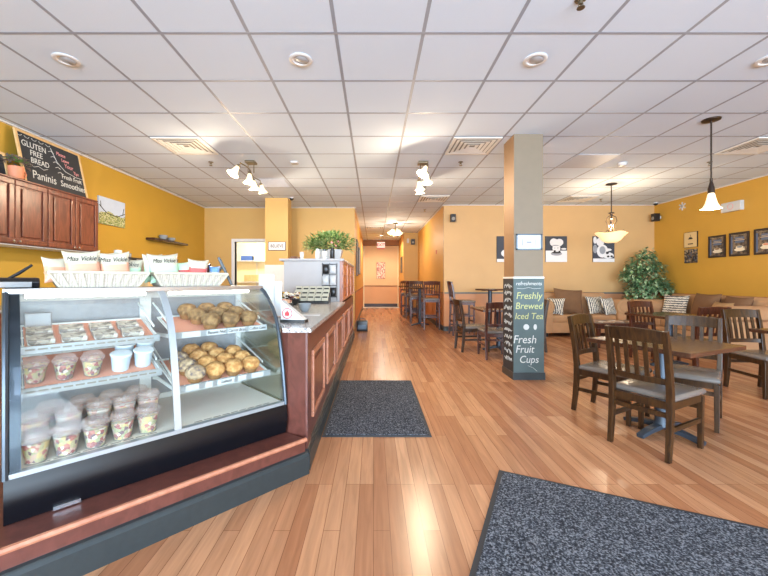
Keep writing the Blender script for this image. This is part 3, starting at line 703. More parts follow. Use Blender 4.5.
for xa, xb in ((-L+0.012, -L/2-0.012), (-L/2+0.012, -0.012)):
    b = MB(); b.sheet(PROF, xa, xb, 0.006); obj('front_glass', b, 'glass', cs, smooth=True)
b = MB(); b.sheet([(y-0.002, z+0.002) for y, z in PROF], -L/2-0.016, -L/2+0.016, 0.012); obj('mullion', b, 'alu', cs, smooth=True)
for xa in (-L+0.002, -0.008):
    b = MB(); b.xprism(PROF+[(.63, 1.115), (.63, .41), (0.0, .41)], xa, xa+0.006); obj('end_glass', b, 'endglass', cs)
for xa in (-L+0.005, -0.005):
    b = MB(); b.tube([(xa, y, z) for y, z in PROF], 0.012, 8); obj('end_frame', b, 'alud', cs, smooth=True)
b = MB(); b.sheet(PROF, -L-0.004, -L+0.05, 0.02); obj('end_post', b, 'alud', cs, smooth=True)
b = MB(); b.box(-L, 0, .315, .68, 1.114, 1.132); obj('top', b, 'alu', cs, bevel=0.004)
b = MB(); b.box(-L-0.005, 0.005, .30, .325, 1.108, 1.134); obj('top_trim', b, 'steel', cs, bevel=0.003)
b = MB()
for (xa, xb) in ((-L, -L+0.04), (-L/2-0.03, -L/2+0.03), (-0.04, 0)): b.box(xa, xb, .62, .66, .398, 1.114)
b.box(-L+0.04, -0.04, .63, .66, 1.06, 1.114); b.box(-L+0.04, -0.04, .63, .66, .398, .44)
obj('rear_frame', b, 'white', cs)
for xa, xb in ((-L+0.04, -L/2-0.03), (-L/2+0.03, -0.04)):
    b = MB(); b.box(xa, xb, .640, .652, .44, 1.06); dr = obj('rear_door', b, 'rearpane', cs)
    b = MB(); b.box((xa+xb)/2-0.08, (xa+xb)/2+0.08, .632, .640, .80, .83); obj('handle', b, 'whitegloss', dr)
    b = MB(); b.tube([(xa+0.03, .37, 1.098), (xb-0.03, .37, 1.098)], 0.012, 10); obj('lamp_tube', b, 'tube', cs, smooth=True)
    b = MB(); b.box(xa+0.02, xb-0.02, .345, .405, 1.106, 1.114); obj('lamp_housing', b, 'white', cs)
TLT = .25
def tilt(o, z0, y0, y, a=0):
    o.location.z = z0+(y-y0)*TLT
    o.rotation_euler = (Matrix.Rotation(CA, 3, 'Z') @ Matrix.Rotation(math.atan(TLT), 3, 'X') @ Matrix.Rotation(a, 3, 'Z')).to_euler()
def shelf(x0, x1, y0, y1, z, nm='shelf'):
    b = MB()
    b.box(x0, x1, y1-0.008, y1, z-0.008, z); b.box(x0, x0+0.008, y0, y1, z-0.008, z); b.box(x1-0.008, x1, y0, y1, z-0.008, z)
    n_ = 14
    for i in range(n_): xx = x0+0.012+(x1-x0-0.028)*i/(n_-1); b.box(xx, xx+0.004, y0, y1, z-0.006, z-0.001)
    for q in range(3): yq = y0+0.06+q*(y1-y0-0.12)/2; b.box(x0, x1, yq-0.003, yq+0.003, z-0.009, z-0.005)
    for xx in (x0+0.002, x1-0.008):
        b.bar([(xx+0.003, y0+0.01, z-0.015), (xx+0.003, y1-0.03, z-0.10), (xx+0.003, 0.62, z-0.14)], 0.006, 0.02)
        b.bar([(xx+0.003, y0+0.08, z+0.03), (xx+0.003, y1, z+0.05), (xx+0.003, 0.62, z+0.055)], 0.006, 0.012)
    b.v = [(x, y, z_+(y-y0)*TLT) for x, y, z_ in b.v]
    s_ = obj(nm, b, 'wire', cs)
    b = MB(); b.xprism([(y0-0.012, z-0.022), (y0-0.016, z+0.012), (y0-0.012, z+0.014), (y0, z), (y0, z-0.022)], x0, x1); obj('price_rail', b, 'alu', s_)
    b = MB(); b.box(x0+0.02, x1-0.02, y0+0.03, y1-0.03, z-0.001, z+0.001); b.v = [(x, y, z_+(y-y0)*TLT) for x, y, z_ in b.v]; obj('paper_liner', b, 'liner', s_)
    return s_
U, LR, LL = .868, .578, .693
sh1 = shelf(-.590, -.03, .20, .52, U); sh2 = shelf(-.590, -.03, .155, .55, LR)
sh3 = shelf(-1.205, -.66, .20, .52, U); sh4 = shelf(-1.205, -.66, .155, .55, LL)
def tags(s_, y0, z, names):
    for xx, wd, body in names:
        b = MB(); b.add([(xx-wd/2, y0-0.0165, z-0.020), (xx+wd/2, y0-0.0165, z-0.020), (xx+wd/2, y0-0.0185, z+0.011), (xx-wd/2, y0-0.0185, z+0.011), (xx-wd/2, y0-0.013, z-0.020), (xx+wd/2, y0-0.013, z-0.020), (xx+wd/2, y0-0.015, z+0.011), (xx-wd/2, y0-0.015, z+0.011)], [(0, 1, 2, 3), (4, 7, 6, 5), (0, 4, 5, 1), (3, 2, 6, 7), (0, 3, 7, 4), (1, 5, 6, 2)])
        obj('price_tag', b, 'whitegloss', s_)
        if body: text('lettering', body, 0.026, face(xx, y0-0.0192, z-0.004), 'ink', s_, shear=0.2, squash=0.85)
tags(sh1, .20, U, [(-.36, .11, 'Banana Nut'), (-.235, .11, 'Carrot Bran'), (-.10, .11, 'Coffee Cake'), (-.50, .10, '')])
tags(sh2, .155, LR, [(-.12, .08, ''), (-.22, .05, ''), (-.32, .10, 'Lemon'), (-.42, .04, ''), (-.51, .07, '')])
def slots(s_, y0, z, x0, x1):
    b = MB(); n_ = 12
    for i in range(n_):
        xx = x0+0.02+(x1-x0-0.04)*i/n_; b.box(xx, xx+(x1-x0-0.04)/n_*0.78, y0-0.0175, y0-0.013, z-0.006, z+0.001)
    obj('rail_slots', b, 'ventdark', s_)
slots(sh3, .20, U, -1.205, -.66); slots(sh4, .155, LL, -1.205, -.66)

# muffins
def muffin_proto(mat, seed):
    random.seed(seed)
    t = thing('muffin', 'x', 'muffin')
    b = MB(); b.lathe([(0.036, 0), (0.046, 0.03)], 20); obj('wrapper', b, 'paperbrown', t, smooth=True)
    b = MB(); b.lathe([(0.043, 0.026), (0.054, 0.036), (0.0575, 0.048), (0.054, 0.064), (0.043, 0.079), (0.026, 0.089), (0.0, 0.092)], 16)
    b.v = [(x*(1+random.uniform(-.05, .05)), y*(1+random.uniform(-.05, .05)), z+random.uniform(-.003, .003)) for x, y, z in b.v]
    obj('crown', b, mat, t, smooth=True)
    return t
protos = {m: muffin_proto(m, i) for i, m in enumerate(('muffin', 'muffind', 'muffinb'))}
used = set()
def place_muffin(kind, x, y, z, label, group):
    p_ = protos[kind]; a = random.uniform(0, 6)
    if kind not in used:
        used.add(kind); p_.location = CP(x, y, z); p_.rotation_euler = (0, 0, a); p_['label'] = label; p_['group'] = group
    else: p_ = dup(p_, CP(x, y, z), a, label, group)
    tilt(p_, z+.002, .2 if z > .8 else .155, y, a)
ORD = ['first', 'second', 'third', 'fourth', 'fifth']
rows = ['front', 'second', 'third', 'back']
for r_, (y, xs) in enumerate(((.252, (-.37, -.25, -.13)), (.352, (-.41, -.29, -.17)), (.450, (-.44, -.32, -.20)))):
    for q, x in enumerate(xs):
        place_muffin('muffind', x, y, U+0.001, 'dark muffin on the upper shelf, %s from the left in the %s row' % (ORD[q], ('front', 'middle', 'back')[r_]), 'dark muffins on the upper shelf')
for r_, y in enumerate((.205, .305, .405, .500)):
    xs = [-.475+q*.112-r_*0.012 for q in range(4)]
    for q, x in enumerate(xs):
        if r_ == 3 and q in (0, 3): continue
        kind = 'muffinb' if (q == 0 and r_ < 3) or (q == 1 and r_ == 0 and False) else 'muffin'
        place_muffin(kind, x, y, LR+0.001, '%s muffin on the lower tray, %s column from the left, %s row' % ('berry' if kind == 'muffinb' else 'golden', ORD[q], rows[r_]), 'muffins on the lower tray')

# fruit cups
def cup_proto(h, fill, hf):
    t = thing('fruit_cup', 'x', 'cup')
    b = MB(); b.lathe([(0.036, 0), (0.0345, 0.002), (0.052, h), (0.054, h), (0.0375, 0)], 20); obj('cup', b, 'cup', t, smooth=True)
    b = MB(); b.lathe([(0.0, 0.003), (0.0335, 0.003), (0.0335+0.017*hf, h*hf), (0.0, h*hf+0.004)], 20); obj('fruit_pieces', b, fill, t)
    b = MB(); b.lathe([(0.0545, h-0.004), (0.0575, h), (0.0575, h+0.006), (0.05, h+0.009), (0.046, h+0.024), (0.0, h+0.026)], 20); obj('lid', b, 'lid', t, smooth=True)
    return t
ca_ = cup_proto(0.105, 'fruit', 0.80); cb_ = cup_proto(0.150, 'pinkfruit', 0.88); cc_ = cup_proto(0.09, 'fruit', 0.9)
cc_.scale = (.86, .86, .95)
fr = [(1.154, .078), (1.054, .080), (.951, .082), (.845, .092), (.737, .096)]
n5 = ['nearest the left end', 'second from the left end', 'in the middle', 'fourth from the left end', 'nearest the centre post']
for q, (s_, v_) in enumerate(fr):
    l = 'cut fruit cup, front row of the case floor, %s' % n5[q]
    if q == 0: ca_.location = CP(-s_, v_, .4112); ca_['label'] = l; ca_['group'] = 'front row fruit cups'
    else: dup(ca_, CP(-s_, v_, .4112), q*1.3, l, 'front row fruit cups')
for q, s_ in enumerate((1.15, 1.035, .92, .815, .71)):
    l = 'tall pink fruit cup, second row of the case floor, %s' % n5[q]
    v_ = .205
    if q == 0: cb_.location = CP(-s_, v_, .4112); cb_['label'] = l; cb_['group'] = 'second row parfait cups'
    else: dup(cb_, CP(-s_, v_, .4112), q*1.1, l, 'second row parfait cups')
for q, s_ in enumerate((1.09, .97, .85, .735)):
    dup(cb_, CP(-s_, .335, .4112), q*0.7, 'tall pink fruit cup, rear row of the case floor, %s from the left' % ORD[q], 'rear row parfait cups')
for q, (s_, v_) in enumerate(((1.150, .235), (1.048, .228), (.946, .225))):
    l = 'mixed fruit cup on the left lower shelf, %s from the end glass' % ORD[q]
    o_ = cc_
    if q == 0: cc_.location = CP(-s_, v_, LL+0.001); cc_['label'] = l; cc_['group'] = 'shelf fruit cups'
    else: o_ = dup(cc_, CP(-s_, v_, LL+0.001), q*2.0, l, 'shelf fruit cups')
    tilt(o_, LL+.003, .155, v_, q*2.0)
tb = None
for q, (s_, v_) in enumerate(((.828, .235), (.725, .25), (.79, .36), (.69, .37))):
    l = 'pale blue yogurt tub on the left lower shelf, %s' % ('front one beside the fruit cups', 'front one by the centre post', 'rear one beside the fruit cups', 'rear one by the centre post')[q]
    if tb is None:
        tb = thing('yogurt_tub', l, 'tub', CP(-s_, v_, LL+0.001), 0, 'yogurt tubs')
        b = MB(); b.lathe([(0.036, 0), (0.045, 0.08), (0.0, 0.08)], 20); obj('tub', b, 'tub', tb, smooth=True)
        b = MB(); b.lathe([(0.0, 0.078), (0.047, 0.078), (0.049, 0.084), (0.045, 0.088), (0.0, 0.088)], 20); obj('lid', b, 'tublid', tb, smooth=True)
        o_ = tb
    else: o_ = dup(tb, CP(-s_, v_, LL+0.001), q, l, 'yogurt tubs')
    tilt(o_, LL+.003, .155, v_, q)
sp = None
for r_, v_ in enumerate((.265, .375)):
    for q, s_ in enumerate((1.13, 1.01, .89, .77)):
        l = 'clear sandwich pack on the upper shelf, %s row, %s from the left end' % (('front', 'rear')[r_], ORD[q])
        if sp is None:
            sp = thing('sandwich_pack', l, 'sandwich', CP(-s_, v_, U+0.001), CA, 'packed sandwiches')
            b = MB(); b.cbox(0, 0, 0.012, 0.094, 0.082, 0.022); obj('filling', b, 'wrap', sp, bevel=0.005)
            b = MB(); b.cbox(0, 0, 0.015, 0.104, 0.092, 0.029); obj('clamshell', b, 'cup', sp, bevel=0.006)
            o_ = sp
        else: o_ = dup(sp, CP(-s_, v_, U+0.001), CA+random.uniform(-.1, .1), l, 'packed sandwiches')
        tilt(o_, U+.003, .2, v_, random.uniform(-.1, .1))
b = MB(); b.cbox(0, 0, 0.035, 0.10, 0.05, 0.07)
tag(obj('sandwich_box', b, 'rearpane', loc=CP(-1.13, .47, U+0.003+.27*TLT), rotz=CA, bevel=0.005), 'upright grey tub at the back left of the upper shelf', 'box')

# counter
co = thing('counter', 'long red brown service counter with raised panels and grey stone top', 'counter', (0, 0, 0))
CYE = 7.55
poly = [(-.42, 2.265), (-.42, CYE), (-1.05, CYE), (-1.05, 2.86), CP(0.014, .66, 0)[:2], CP(0.014, 0.0, 0)[:2]]
b = MB(); b.prism(poly, 0, 0.855); obj('body', b, 'redwood', co)
b = MB(); b.prism([(-.375, 2.20), (-.375, 4.84), (-1.10, 4.84), (-1.10, 2.94), CP(0.03, .68, 0)[:2], CP(0.03, -0.03, 0)[:2], (-.55, 2.20)], 0.855, 0.885); obj('countertop', b, 'granite', co, bevel=0.004)
b = MB(); b.box(-.424, -.40, 2.26, CYE, 0.0, 0.13); b.box(-.424, -.392, 2.26, CYE, 0.0, 0.105); obj('skirting', b, 'basecol', co)
b = MB(); b.box(-.42, -.408, 2.262, 2.40, 0.13, 0.855); obj('corner_stile', b, 'redwood', co)
for (ya, yb) in ((2.46, 3.04), (3.23, 3.87), (4.08, 4.80), (5.06, 5.90), (6.15, 7.2)):
    b = MB(); za, zb = 0.25, 0.70; m_ = 0.035
    for (p0, p1, q0, q1) in ((ya, yb, za, za+m_), (ya, yb, zb-m_, zb), (ya, ya+m_, za+m_, zb-m_), (yb-m_, yb, za+m_, zb-m_)):
        b.box(-.42, -.400, p0, p1, q0, q1)
    pm = obj('panel_molding', b, 'moldlight', co, bevel=0.006)
    b = MB(); b.box(-.42, -.409, ya+0.08, yb-0.08, za+0.08, zb-0.08); obj('raised_field', b, 'cherry', pm, bevel=0.006)
b = MB(); q4 = [CP(.009, .09, 0), CP(.0138, .09, 0), CP(.0138, .66, 0), CP(.009, .66, 0)]; b.prism([p[:2] for p in q4], .215, .853); obj('added_bright_sheet', b, 'cream', co)  # added cream sheet so the end glass looks bright instead of dark
tc_ = thing('tall_cabinet', 'tall wood sided cabinet with grey front panel standing on the far end of the counter', 'cabinet', (0, 0, 0))
b = MB(); b.box(-1.19, -.428, 4.86, CYE, 0.886, 1.425); obj('body', b, 'greyslab', tc_)
b = MB(); b.box(-.428, -.416, 4.85, CYE, 0.886, 1.425); obj('side_panel', b, 'orangewood', tc_)
b = MB(); b.box(-1.24, -.39, 4.80, CYE+0.02, 1.425, 1.455); obj('top', b, 'greyslab', tc_, bevel=0.004)
b = MB()
for z in (0.90, 1.07, 1.245, 1.405): b.box(-.416, -.402, 4.87, CYE, z, z+0.018)
for yq in (4.87, 5.75, 6.6, CYE-0.03): b.box(-.416, -.404, yq, yq+0.03, 0.918, 1.405)
obj('side_molding', b, 'moldlight', tc_)
b = MB(); b.box(-.448, -.412, 4.842, 4.86, 0.886, 1.425); obj('corner_post', b, 'orangewood', tc_)

# things on the tall cabinet
def leafball(mb, c, rx, ry, rz, n, l, w_, seed, up=0.4):
    random.seed(seed)
    for i in range(n):
        a = random.uniform(0, 2*PI); cz = random.uniform(-0.6, 1); rr = math.sqrt(max(0, 1-cz*cz)); k = random.uniform(0.45, 1.0)
        d_ = Vector((rr*math.cos(a), rr*math.sin(a), cz)); p_ = (c[0]+d_.x*rx*k, c[1]+d_.y*ry*k, c[2]+d_.z*rz*k)
        dd = Vector((d_.x+random.uniform(-.6, .6), d_.y+random.uniform(-.6, .6), d_.z*0.5+up+random.uniform(-.5, .5)))
        mb.leaf(p_, dd, l*random.uniform(.7, 1.3), w_*random.uniform(.7, 1.3), random.uniform(0, .5))
t = thing('potted_plant', 'bushy green artificial plant in a white planter on top of the tall cabinet', 'plant', (-.62, 5.35, 1.455))
b = MB(); b.add([(-.17, -.08, 0), (.13, -.08, 0), (.13, .08, 0), (-.17, .08, 0), (-.20, -.11, .16), (.17, -.11, .16), (.17, .11, .16), (-.20, .11, .16)], [(3, 2, 1, 0), (4, 5, 6, 7), (0, 1, 5, 4), (1, 2, 6, 5), (2, 3, 7, 6), (3, 0, 4, 7)]); obj('planter', b, 'whitegloss', t, bevel=0.006)
b = MB(); leafball(b, (-.01, 0, .24), .35, .22, .16, 800, .10, .034, 11); leafball(b, (-.2, 0, .2), .18, .15, .10, 160, .09, .03, 12); obj('foliage', b, 'leaf', t)
b = MB()
for (x, y, z, r) in ((.03, -.2, .24, .022), (.12, -.19, .26, .015), (.09, -.2, .2, .014)): b.lathe([(0, -r), (r*.8, -r*.5), (r, 0), (r*.8, r*.5), (0, r)], 8, Matrix.Translation((x, y, z)))
obj('blossom', b, 'cp', t, label='pink blossoms among the leaves')
def jar(name, x, y, z, r, h, m, cap, label, cat):
    t = thing(name, label, cat, (x, y, z))
    b = MB(); b.lathe([(r*.9, 0), (r, 0.005), (r, h*.78), (r*.6, h*.86), (0, h*.86)], 16); obj('body', b, m, t, smooth=True)
    b = MB(); b.lathe([(0, h*.84), (r*.66, h*.84), (r*.66, h), (0, h)], 14); obj('cap', b, cap, t, smooth=True)
    return t
jar('jar', -.66, 4.94, 1.455, .035, .13, 'ceramicw', 'alud', 'white jar left of the black bottle on the tall cabinet', 'jar')
jar('bottle', -.555, 4.93, 1.455, .032, .15, 'black', 'black', 'small black bottle with white label on the tall cabinet', 'bottle')
jar('jar', -.76, 4.95, 1.455, .03, .14, 'ceramicw', 'ceramicw', 'slim white jar leftmost of those before the planter', 'jar')
b = MB(); b.lathe([(.025, 0), (.03, .1), (.027, .1), (.022, .006), (0, .006)], 14); tag(obj('paper_cup', b, 'whitegloss', loc=(-.98, 5.0, 1.455), smooth=True), 'single white cup standing alone on the tall cabinet', 'cup')
t = thing('cake_dish', 'low dish with brown dome cover at the left end of the tall cabinet top', 'dish', (-1.1, 5.1, 1.455))
b = MB(); b.lathe([(.06, 0), (.10, .012), (0, .012)], 18); obj('plate', b, 'ceramicw', t, smooth=True)
b = MB(); b.lathe([(.085, .012), (.08, .03), (.05, .045), (0, .05)], 18); obj('cover', b, 'bagbrown', t, smooth=True)
rk = thing('wire_rack', 'black wire rack hung on the grey cabinet front holding white and dark coffee bags', 'rack', (-.56, 4.86, .90))
b = MB()
for xx in (-.115, -.02, .075): b.tube([(xx, -.012, .0), (xx, -.012, .5)], .004, 6)
for z in (.05, .2, .35, .48):
    b.tube([(-.115, -.012, z), (.075, -.012, z)], .003, 6); b.tube([(-.115, -.012, z), (-.115, -.09, z), (.075, -.09, z), (.075, -.012, z)], .003, 6)
obj('wire_frame', b, 'black', rk)
random.seed(5)
for z, xs in ((.05, (-.07, .025)), (.2, (-.07, .025)), (.35, (-.07, .025))):
    for xx in xs:
        m_ = random.choice(['whitegloss', 'bagcream', 'black', 'bagbrown'])
        if (z, xx) == (.35, -.07): m_ = 'black'
        if (z, xx) in ((.35, .025), (.2, .025)): m_ = 'whitegloss'
        b = MB(); b.pillow(.085, .12, .05, Matrix.Translation((xx, -.05, z+.065)), n=7)
        c_ = {'black': 'black', 'whitegloss': 'white', 'bagcream': 'cream', 'bagbrown': 'brown'}[m_]
        o_ = tag(obj('coffee_bag', b, m_, loc=(-.56, 4.86, .90), smooth=True), '%s coffee bag in the wire rack, %s tier, %s' % (c_, {.05: 'bottom', .2: 'middle', .35: 'top'}[z], 'left' if xx < 0 else 'right by the corner post'), 'coffee bag', 'coffee bags in the rack')
# counter-top things
ZC = .885
t = thing('tea_rack', 'stepped rack of white tea packets with dark printing before the grey cabinet', 'tea rack', (-.76, 4.55, ZC))
b = MB(); b.xprism([(-.16, 0), (-.16, .03), (-.08, .03), (-.08, .08), (0, .08), (0, .13), (.08, .13), (.08, 0)], -.22, .22); obj('rack', b, 'black', t)
for r_ in range(3):
    for q in range(5):
        b = MB(); X = Matrix.Translation((-.172+q*.086, -.12+r_*.08, .03+r_*.05+.04)) @ Matrix.Rotation(-.3, 4, 'X'); b.cbox(0, 0, 0, .078, .02, .075, X); pk = obj('tea_packet', b, 'bagcream', t)
        b = MB(); b.cbox(0, -.011, .008, .06, .002, .018, X); obj('print', b, 'ink', pk)
t = thing('sachet_basket', 'dark basket heaped with coloured sachets beside the tea rack', 'basket', (-1.0, 4.25, ZC), .1)
b = MB(); b.add([(-.11, -.08, 0), (.11, -.08, 0), (.11, .08, 0), (-.11, .08, 0), (-.14, -.1, .07), (.14, -.1, .07), (.14, .1, .07), (-.14, .1, .07)], [(3, 2, 1, 0), (0, 1, 5, 4), (1, 2, 6, 5), (2, 3, 7, 6), (3, 0, 4, 7), (4, 5, 6, 7)]); obj('basket', b, 'black', t)
b = MB(); random.seed(9)
for i in range(60):
    X = Matrix.Translation((random.uniform(-.12, .12), random.uniform(-.08, .08), .07+random.uniform(0, .06))) @ Matrix.Rotation(random.uniform(0, 6), 4, 'Z') @ Matrix.Rotation(random.uniform(-1.2, 1.2), 4, 'X'); b.cbox(0, 0, 0, .06, .045, .008, X)
o_ = obj('sachets', b, 'sachet', t); o_['kind'] = 'stuff'
t = thing('sachet_box', 'small open box of pink and white sachets in front of the sachet basket', 'box', (-.93, 3.78, ZC), -.3)
b = MB(); b.cbox(0, 0, .025, .16, .11, .05); obj('box', b, 'alud', t)
b = MB()
for i in range(8): b.cbox(-.06+i*.017, 0, .06, .008, .08, .06, Matrix.Rotation(.15, 4, 'Y'))
o_ = obj('sachets', b, 'floral', t); o_['kind'] = 'stuff'
t = thing('sugar_bowl', 'small grey ceramic bowl on the counter in front of the tea rack', 'bowl', (-.63, 3.35, ZC))
b = MB(); b.lathe([(.03, 0), (.035, .006), (.052, .03), (.06, .075), (.055, .075), (.045, .032), (0, .02)], 22); obj('bowl', b, 'ceramic', t, smooth=True)
b = MB(); b.lathe([(0, .062), (.052, .062), (0, .066)], 18); obj('contents', b, 'ceramicw', t)
b = MB(); b.cbox(0, 0, .001, .24, .16, .002); tag(obj('paper_sheet', b, 'whitegloss', loc=(-.56, 3.02, ZC), rotz=.1), 'white sheet of paper lying on the stone counter', 'paper')
t = thing('info_holder', 'white wedge shaped flyer holder with red logo on the near end of the counter', 'flyer holder', (-.545, 2.50, ZC), -.15)
X = Matrix(((1, 0, 0, 0), (0, 0, 1, 0), (0, 1, 0, 0), (0, 0, 0, 1)))
b = MB(); b.prism([(-.08, .02), (.085, .02), (-.08, .15)][::-1], -.03, .03, X); obj('wedge', b, 'whitegloss', t)
b = MB(); b.box(-.085, .09, -.035, .035, 0, .02); obj('base', b, 'black', t)
b = MB()
cx_, cz_ = -.035, .062
b.tube([(cx_+.034*math.cos(a*PI/10), -.031, cz_+.034*math.sin(a*PI/10)) for a in range(20)], .003, 5, closed=True)
for dx, hh in ((-.010, .014), (0, .022), (.010, .014)): b.disc(cx_+dx, cz_+(-.004 if dx else 0), .006, hh, -.033, -.030, 12)
obj('logo', b, 'redink', t)
t = thing('leaflet_stand', 'two upright white leaflets in a clear stand at the end of the display case', 'leaflets', (-.80, 2.82, ZC), .05)
b = MB(); b.cbox(-.03, .02, .17, .115, .004, .32); b.cbox(.035, .04, .14, .10, .004, .27); obj('leaflet', b, 'whitegloss', t)
b = MB(); b.cbox(0, .02, .006, .2, .09, .012); obj('foot', b, 'lid', t)

# things on the case top
ZT = 1.134
def tray(x0, x1, label):
    t = thing('wicker_tray', label, 'tray', CP((x0+x1)/2, .46, ZT), CA)
    w_ = (x1-x0)/2; d_ = .12; h = .078; ww = w_-.045; dd = d_-.03; th = .008
    vs = []
    for (a, c_, z) in ((ww, dd, 0), (w_, d_, h), (w_-th, d_-th, h), (ww-th, dd-th, th)):
        vs += [(-a, -c_, z), (a, -c_, z), (a, c_, z), (-a, c_, z)]
    fs = [(3, 2, 1, 0)]
    for l_ in range(3):
        for q in range(4): fs.append((l_*4+q, l_*4+(q+1) % 4, l_*4+4+(q+1) % 4, l_*4+4+q))
    fs.append((12, 13, 14, 15))
    b = MB(); b.add(vs, fs); obj('basket', b, 'wicker', t)
    b = MB(); b.tube([(-w_, -d_, h), (w_, -d_, h), (w_, d_, h), (-w_, d_, h)], .008, 6, closed=True); obj('rim', b, 'bagcream', t)
    b = MB()
    for q in range(11):
        xx = -ww+2*ww*q/10; b.bar([(xx, -dd-.002, .004), (xx*w_/ww, -d_-.003, h-.004)], .012, .004)
    obj('weave_ribs', b, 'bagcream', t)
    return t
tray(-1.10, -.675, 'pale wicker tray of crisp bags at the left of the case top')
tray(-.645, -.225, 'pale wicker tray of mixed snack bags at the right of the case top')
def bag(x, y, w_, h, lean, yaw, top, low, label, txt=None, group='crisp bags in the trays', z0=.022):
    h -= .028 if x < -.65 else .008
    t = thing('snack_bag', label, 'snack bag', CP(x, y-.03, ZT+z0), CA+yaw, group)
    X = Matrix.Rotation(lean, 4, 'X') @ Matrix.Translation((0, 0, h/2)) @ Matrix.Rotation(random.uniform(-.09, .09), 4, 'Y')
    b = MB(); b.pillow(w_, h, .055, X, n=17, pinch=1.8)
    o_ = obj('bag', b, top, t, smooth=True)
    o_.data.materials.append(M[low])
    inv = X.inverted()
    for p in o_.data.polygons:
        c_ = inv @ p.center
        if c_.z < h*.06+0.28*h*(c_.x/w_)**2: p.material_index = 1
    if txt: text('lettering', txt, .036, X @ face(0, -.0300, h*.21), 'ink', t, shear=.4, squash=.78)
    return t
MV = "Miss Vickie's"
bag(-1.055, .50, .11, .17, -.3, .3, 'bagcream', 'bagpeach', 'small peach crisp bag slumped at the left end of the left tray')
bag(-.955, .455, .165, .205, -.18, 0, 'bagcream', 'bagpeach', 'large cream and peach crisp bag with script lettering, front left tray', MV)
bag(-.815, .46, .150, .205, -.16, -.08, 'bagcream', 'bagpeach', 'cream and peach lettered crisp bag in the middle of the left tray', MV)
bag(-.735, .52, .12, .175, -.22, -.25, 'bagcream', 'baggreen', 'cream and green crisp bag with lettering at the right end of the left tray', 'Vickies')
bag(-.845, .56, .15, .215, -.05, .12, 'bagcream', 'bagpeach', 'cream crisp bag rising behind the others in the left tray', z0=.012)
bag(-.565, .46, .175, .19, -.2, .05, 'bagcream', 'baggreen', 'large cream and green crisp bag at the left of the right tray', MV)
bag(-.605, .545, .13, .185, -.05, .35, 'bagcream', 'baggreen', 'cream and green crisp bag half hidden behind the large green one')
bag(-.455, .50, .10, .145, -.2, -.2, 'baggreen', 'bagred', 'small green and red snack bag in the middle of the right tray')
bag(-.375, .465, .125, .165, -.25, -.25, 'bagcream', 'bagred', 'cream and red snack bag tilted in the right tray')
bag(-.305, .54, .10, .145, -.15, .2, 'bagbrown', 'bagbrown', 'dark brown snack bag at the back of the right tray')
bag(-.262, .49, .07, .125, -.25, -.3, 'bagblue', 'whitegloss', 'blue and white snack bag at the right end of the right tray')
t = thing('touch_screen', 'slim dark till screen leaning on a strut at the end of the case top', 'screen', CP(-.08, .60, ZT), 1.937)
X = Matrix.Translation((0, 0, 0)) @ Matrix.Rotation(-.42, 4, 'X')
b = MB(); b.box(-.13, .13, -.008, .010, 0.004, .215, X); obj('bezel', b, 'black', t, bevel=.003)
b = MB(); b.box(-.118, .118, -.0095, -.008, .02, .20, X); obj('display', b, 'blackgloss', t)
b = MB(); b.bar([(0, .065, .135), (0, .16, .005)], .10, .014); obj('strut', b, 'black', t)
t = thing('label_printer', 'flat black device with an angled arm at the left end of the case top', 'device', CP(-1.235, .52, ZT), CA)
b = MB(); b.xprism([(-.09, 0), (-.10, .03), (-.06, .048), (.08, .052), (.10, .03), (.10, 0)], -.10, .11); obj('body', b, 'blackgloss', t, bevel=.004)
b = MB(); b.tube([(.0, 0, .045), (.04, 0, .075), (.085, 0, .115)], [.007, .008, .006], 8); obj('arm', b, 'black', t, smooth=True)
b = MB(); b.xprism([(-.101, .004), (-.106, .03), (-.098, .03), (-.094, .004)], -.06, .08); obj('tray_lip', b, 'steel', t)

# ------------------------------------------------------------------ back counter, wall cabinets, left wall
bc = thing('back_counter', 'dark wood back counter along the mustard wall behind the display case', 'counter', (0, 0, 0))
b = MB(); b.box(XL+.005, -3.42, 2.4, 6.3, 0, .87); obj('body', b, 'cherry', bc)
b = MB(); b.box(XL+.005, -3.38, 2.38, 6.32, .87, .90); obj('worktop', b, 'granite', bc)
t = thing('coffee_machine', 'black and steel coffee machine on the back counter below the meadow picture', 'coffee machine', (-3.68, 5.35, .90), PI/2)
b = MB(); b.box(-.25, .25, -.2, .2, 0, .08); b.box(-.25, .25, .05, .2, .08, .45); obj('body', b, 'black', t, bevel=.005)
b = MB(); b.box(-.25, .25, -.2, .2, .45, .60); obj('head', b, 'black', t, bevel=.006)
b = MB(); b.box(.02, .20, -.206, -.2, .36, .58); b.box(-.18, .0, .035, .05, .12, .42); obj('front_plate', b, 'steel', t)
for i, (y, r, h, m_, l) in enumerate(((5.24, .05, .10, 'ceramicw', 'white mug upside down on the coffee machine'), (5.42, .062, .07, 'ceramic', 'dark bowl shaped cup on the coffee machine beside the white mug'))):
    b = MB(); b.lathe([(r*.8, 0), (r, h*.4), (r, h), (r*.9, h), (r*.75, .01), (0, .01)], 16); tag(obj('cup', b, m_, loc=(-3.66, y, 1.50), smooth=True), l, 'cup')
b = MB(); b.cbox(0, 0, .31, .34, .30, .62); tag(obj('wooden_crate', b, 'paleframe', loc=(-3.68, 5.85, .90), bevel=.004), 'pale brown box on the back counter right of the coffee machine', 'box')

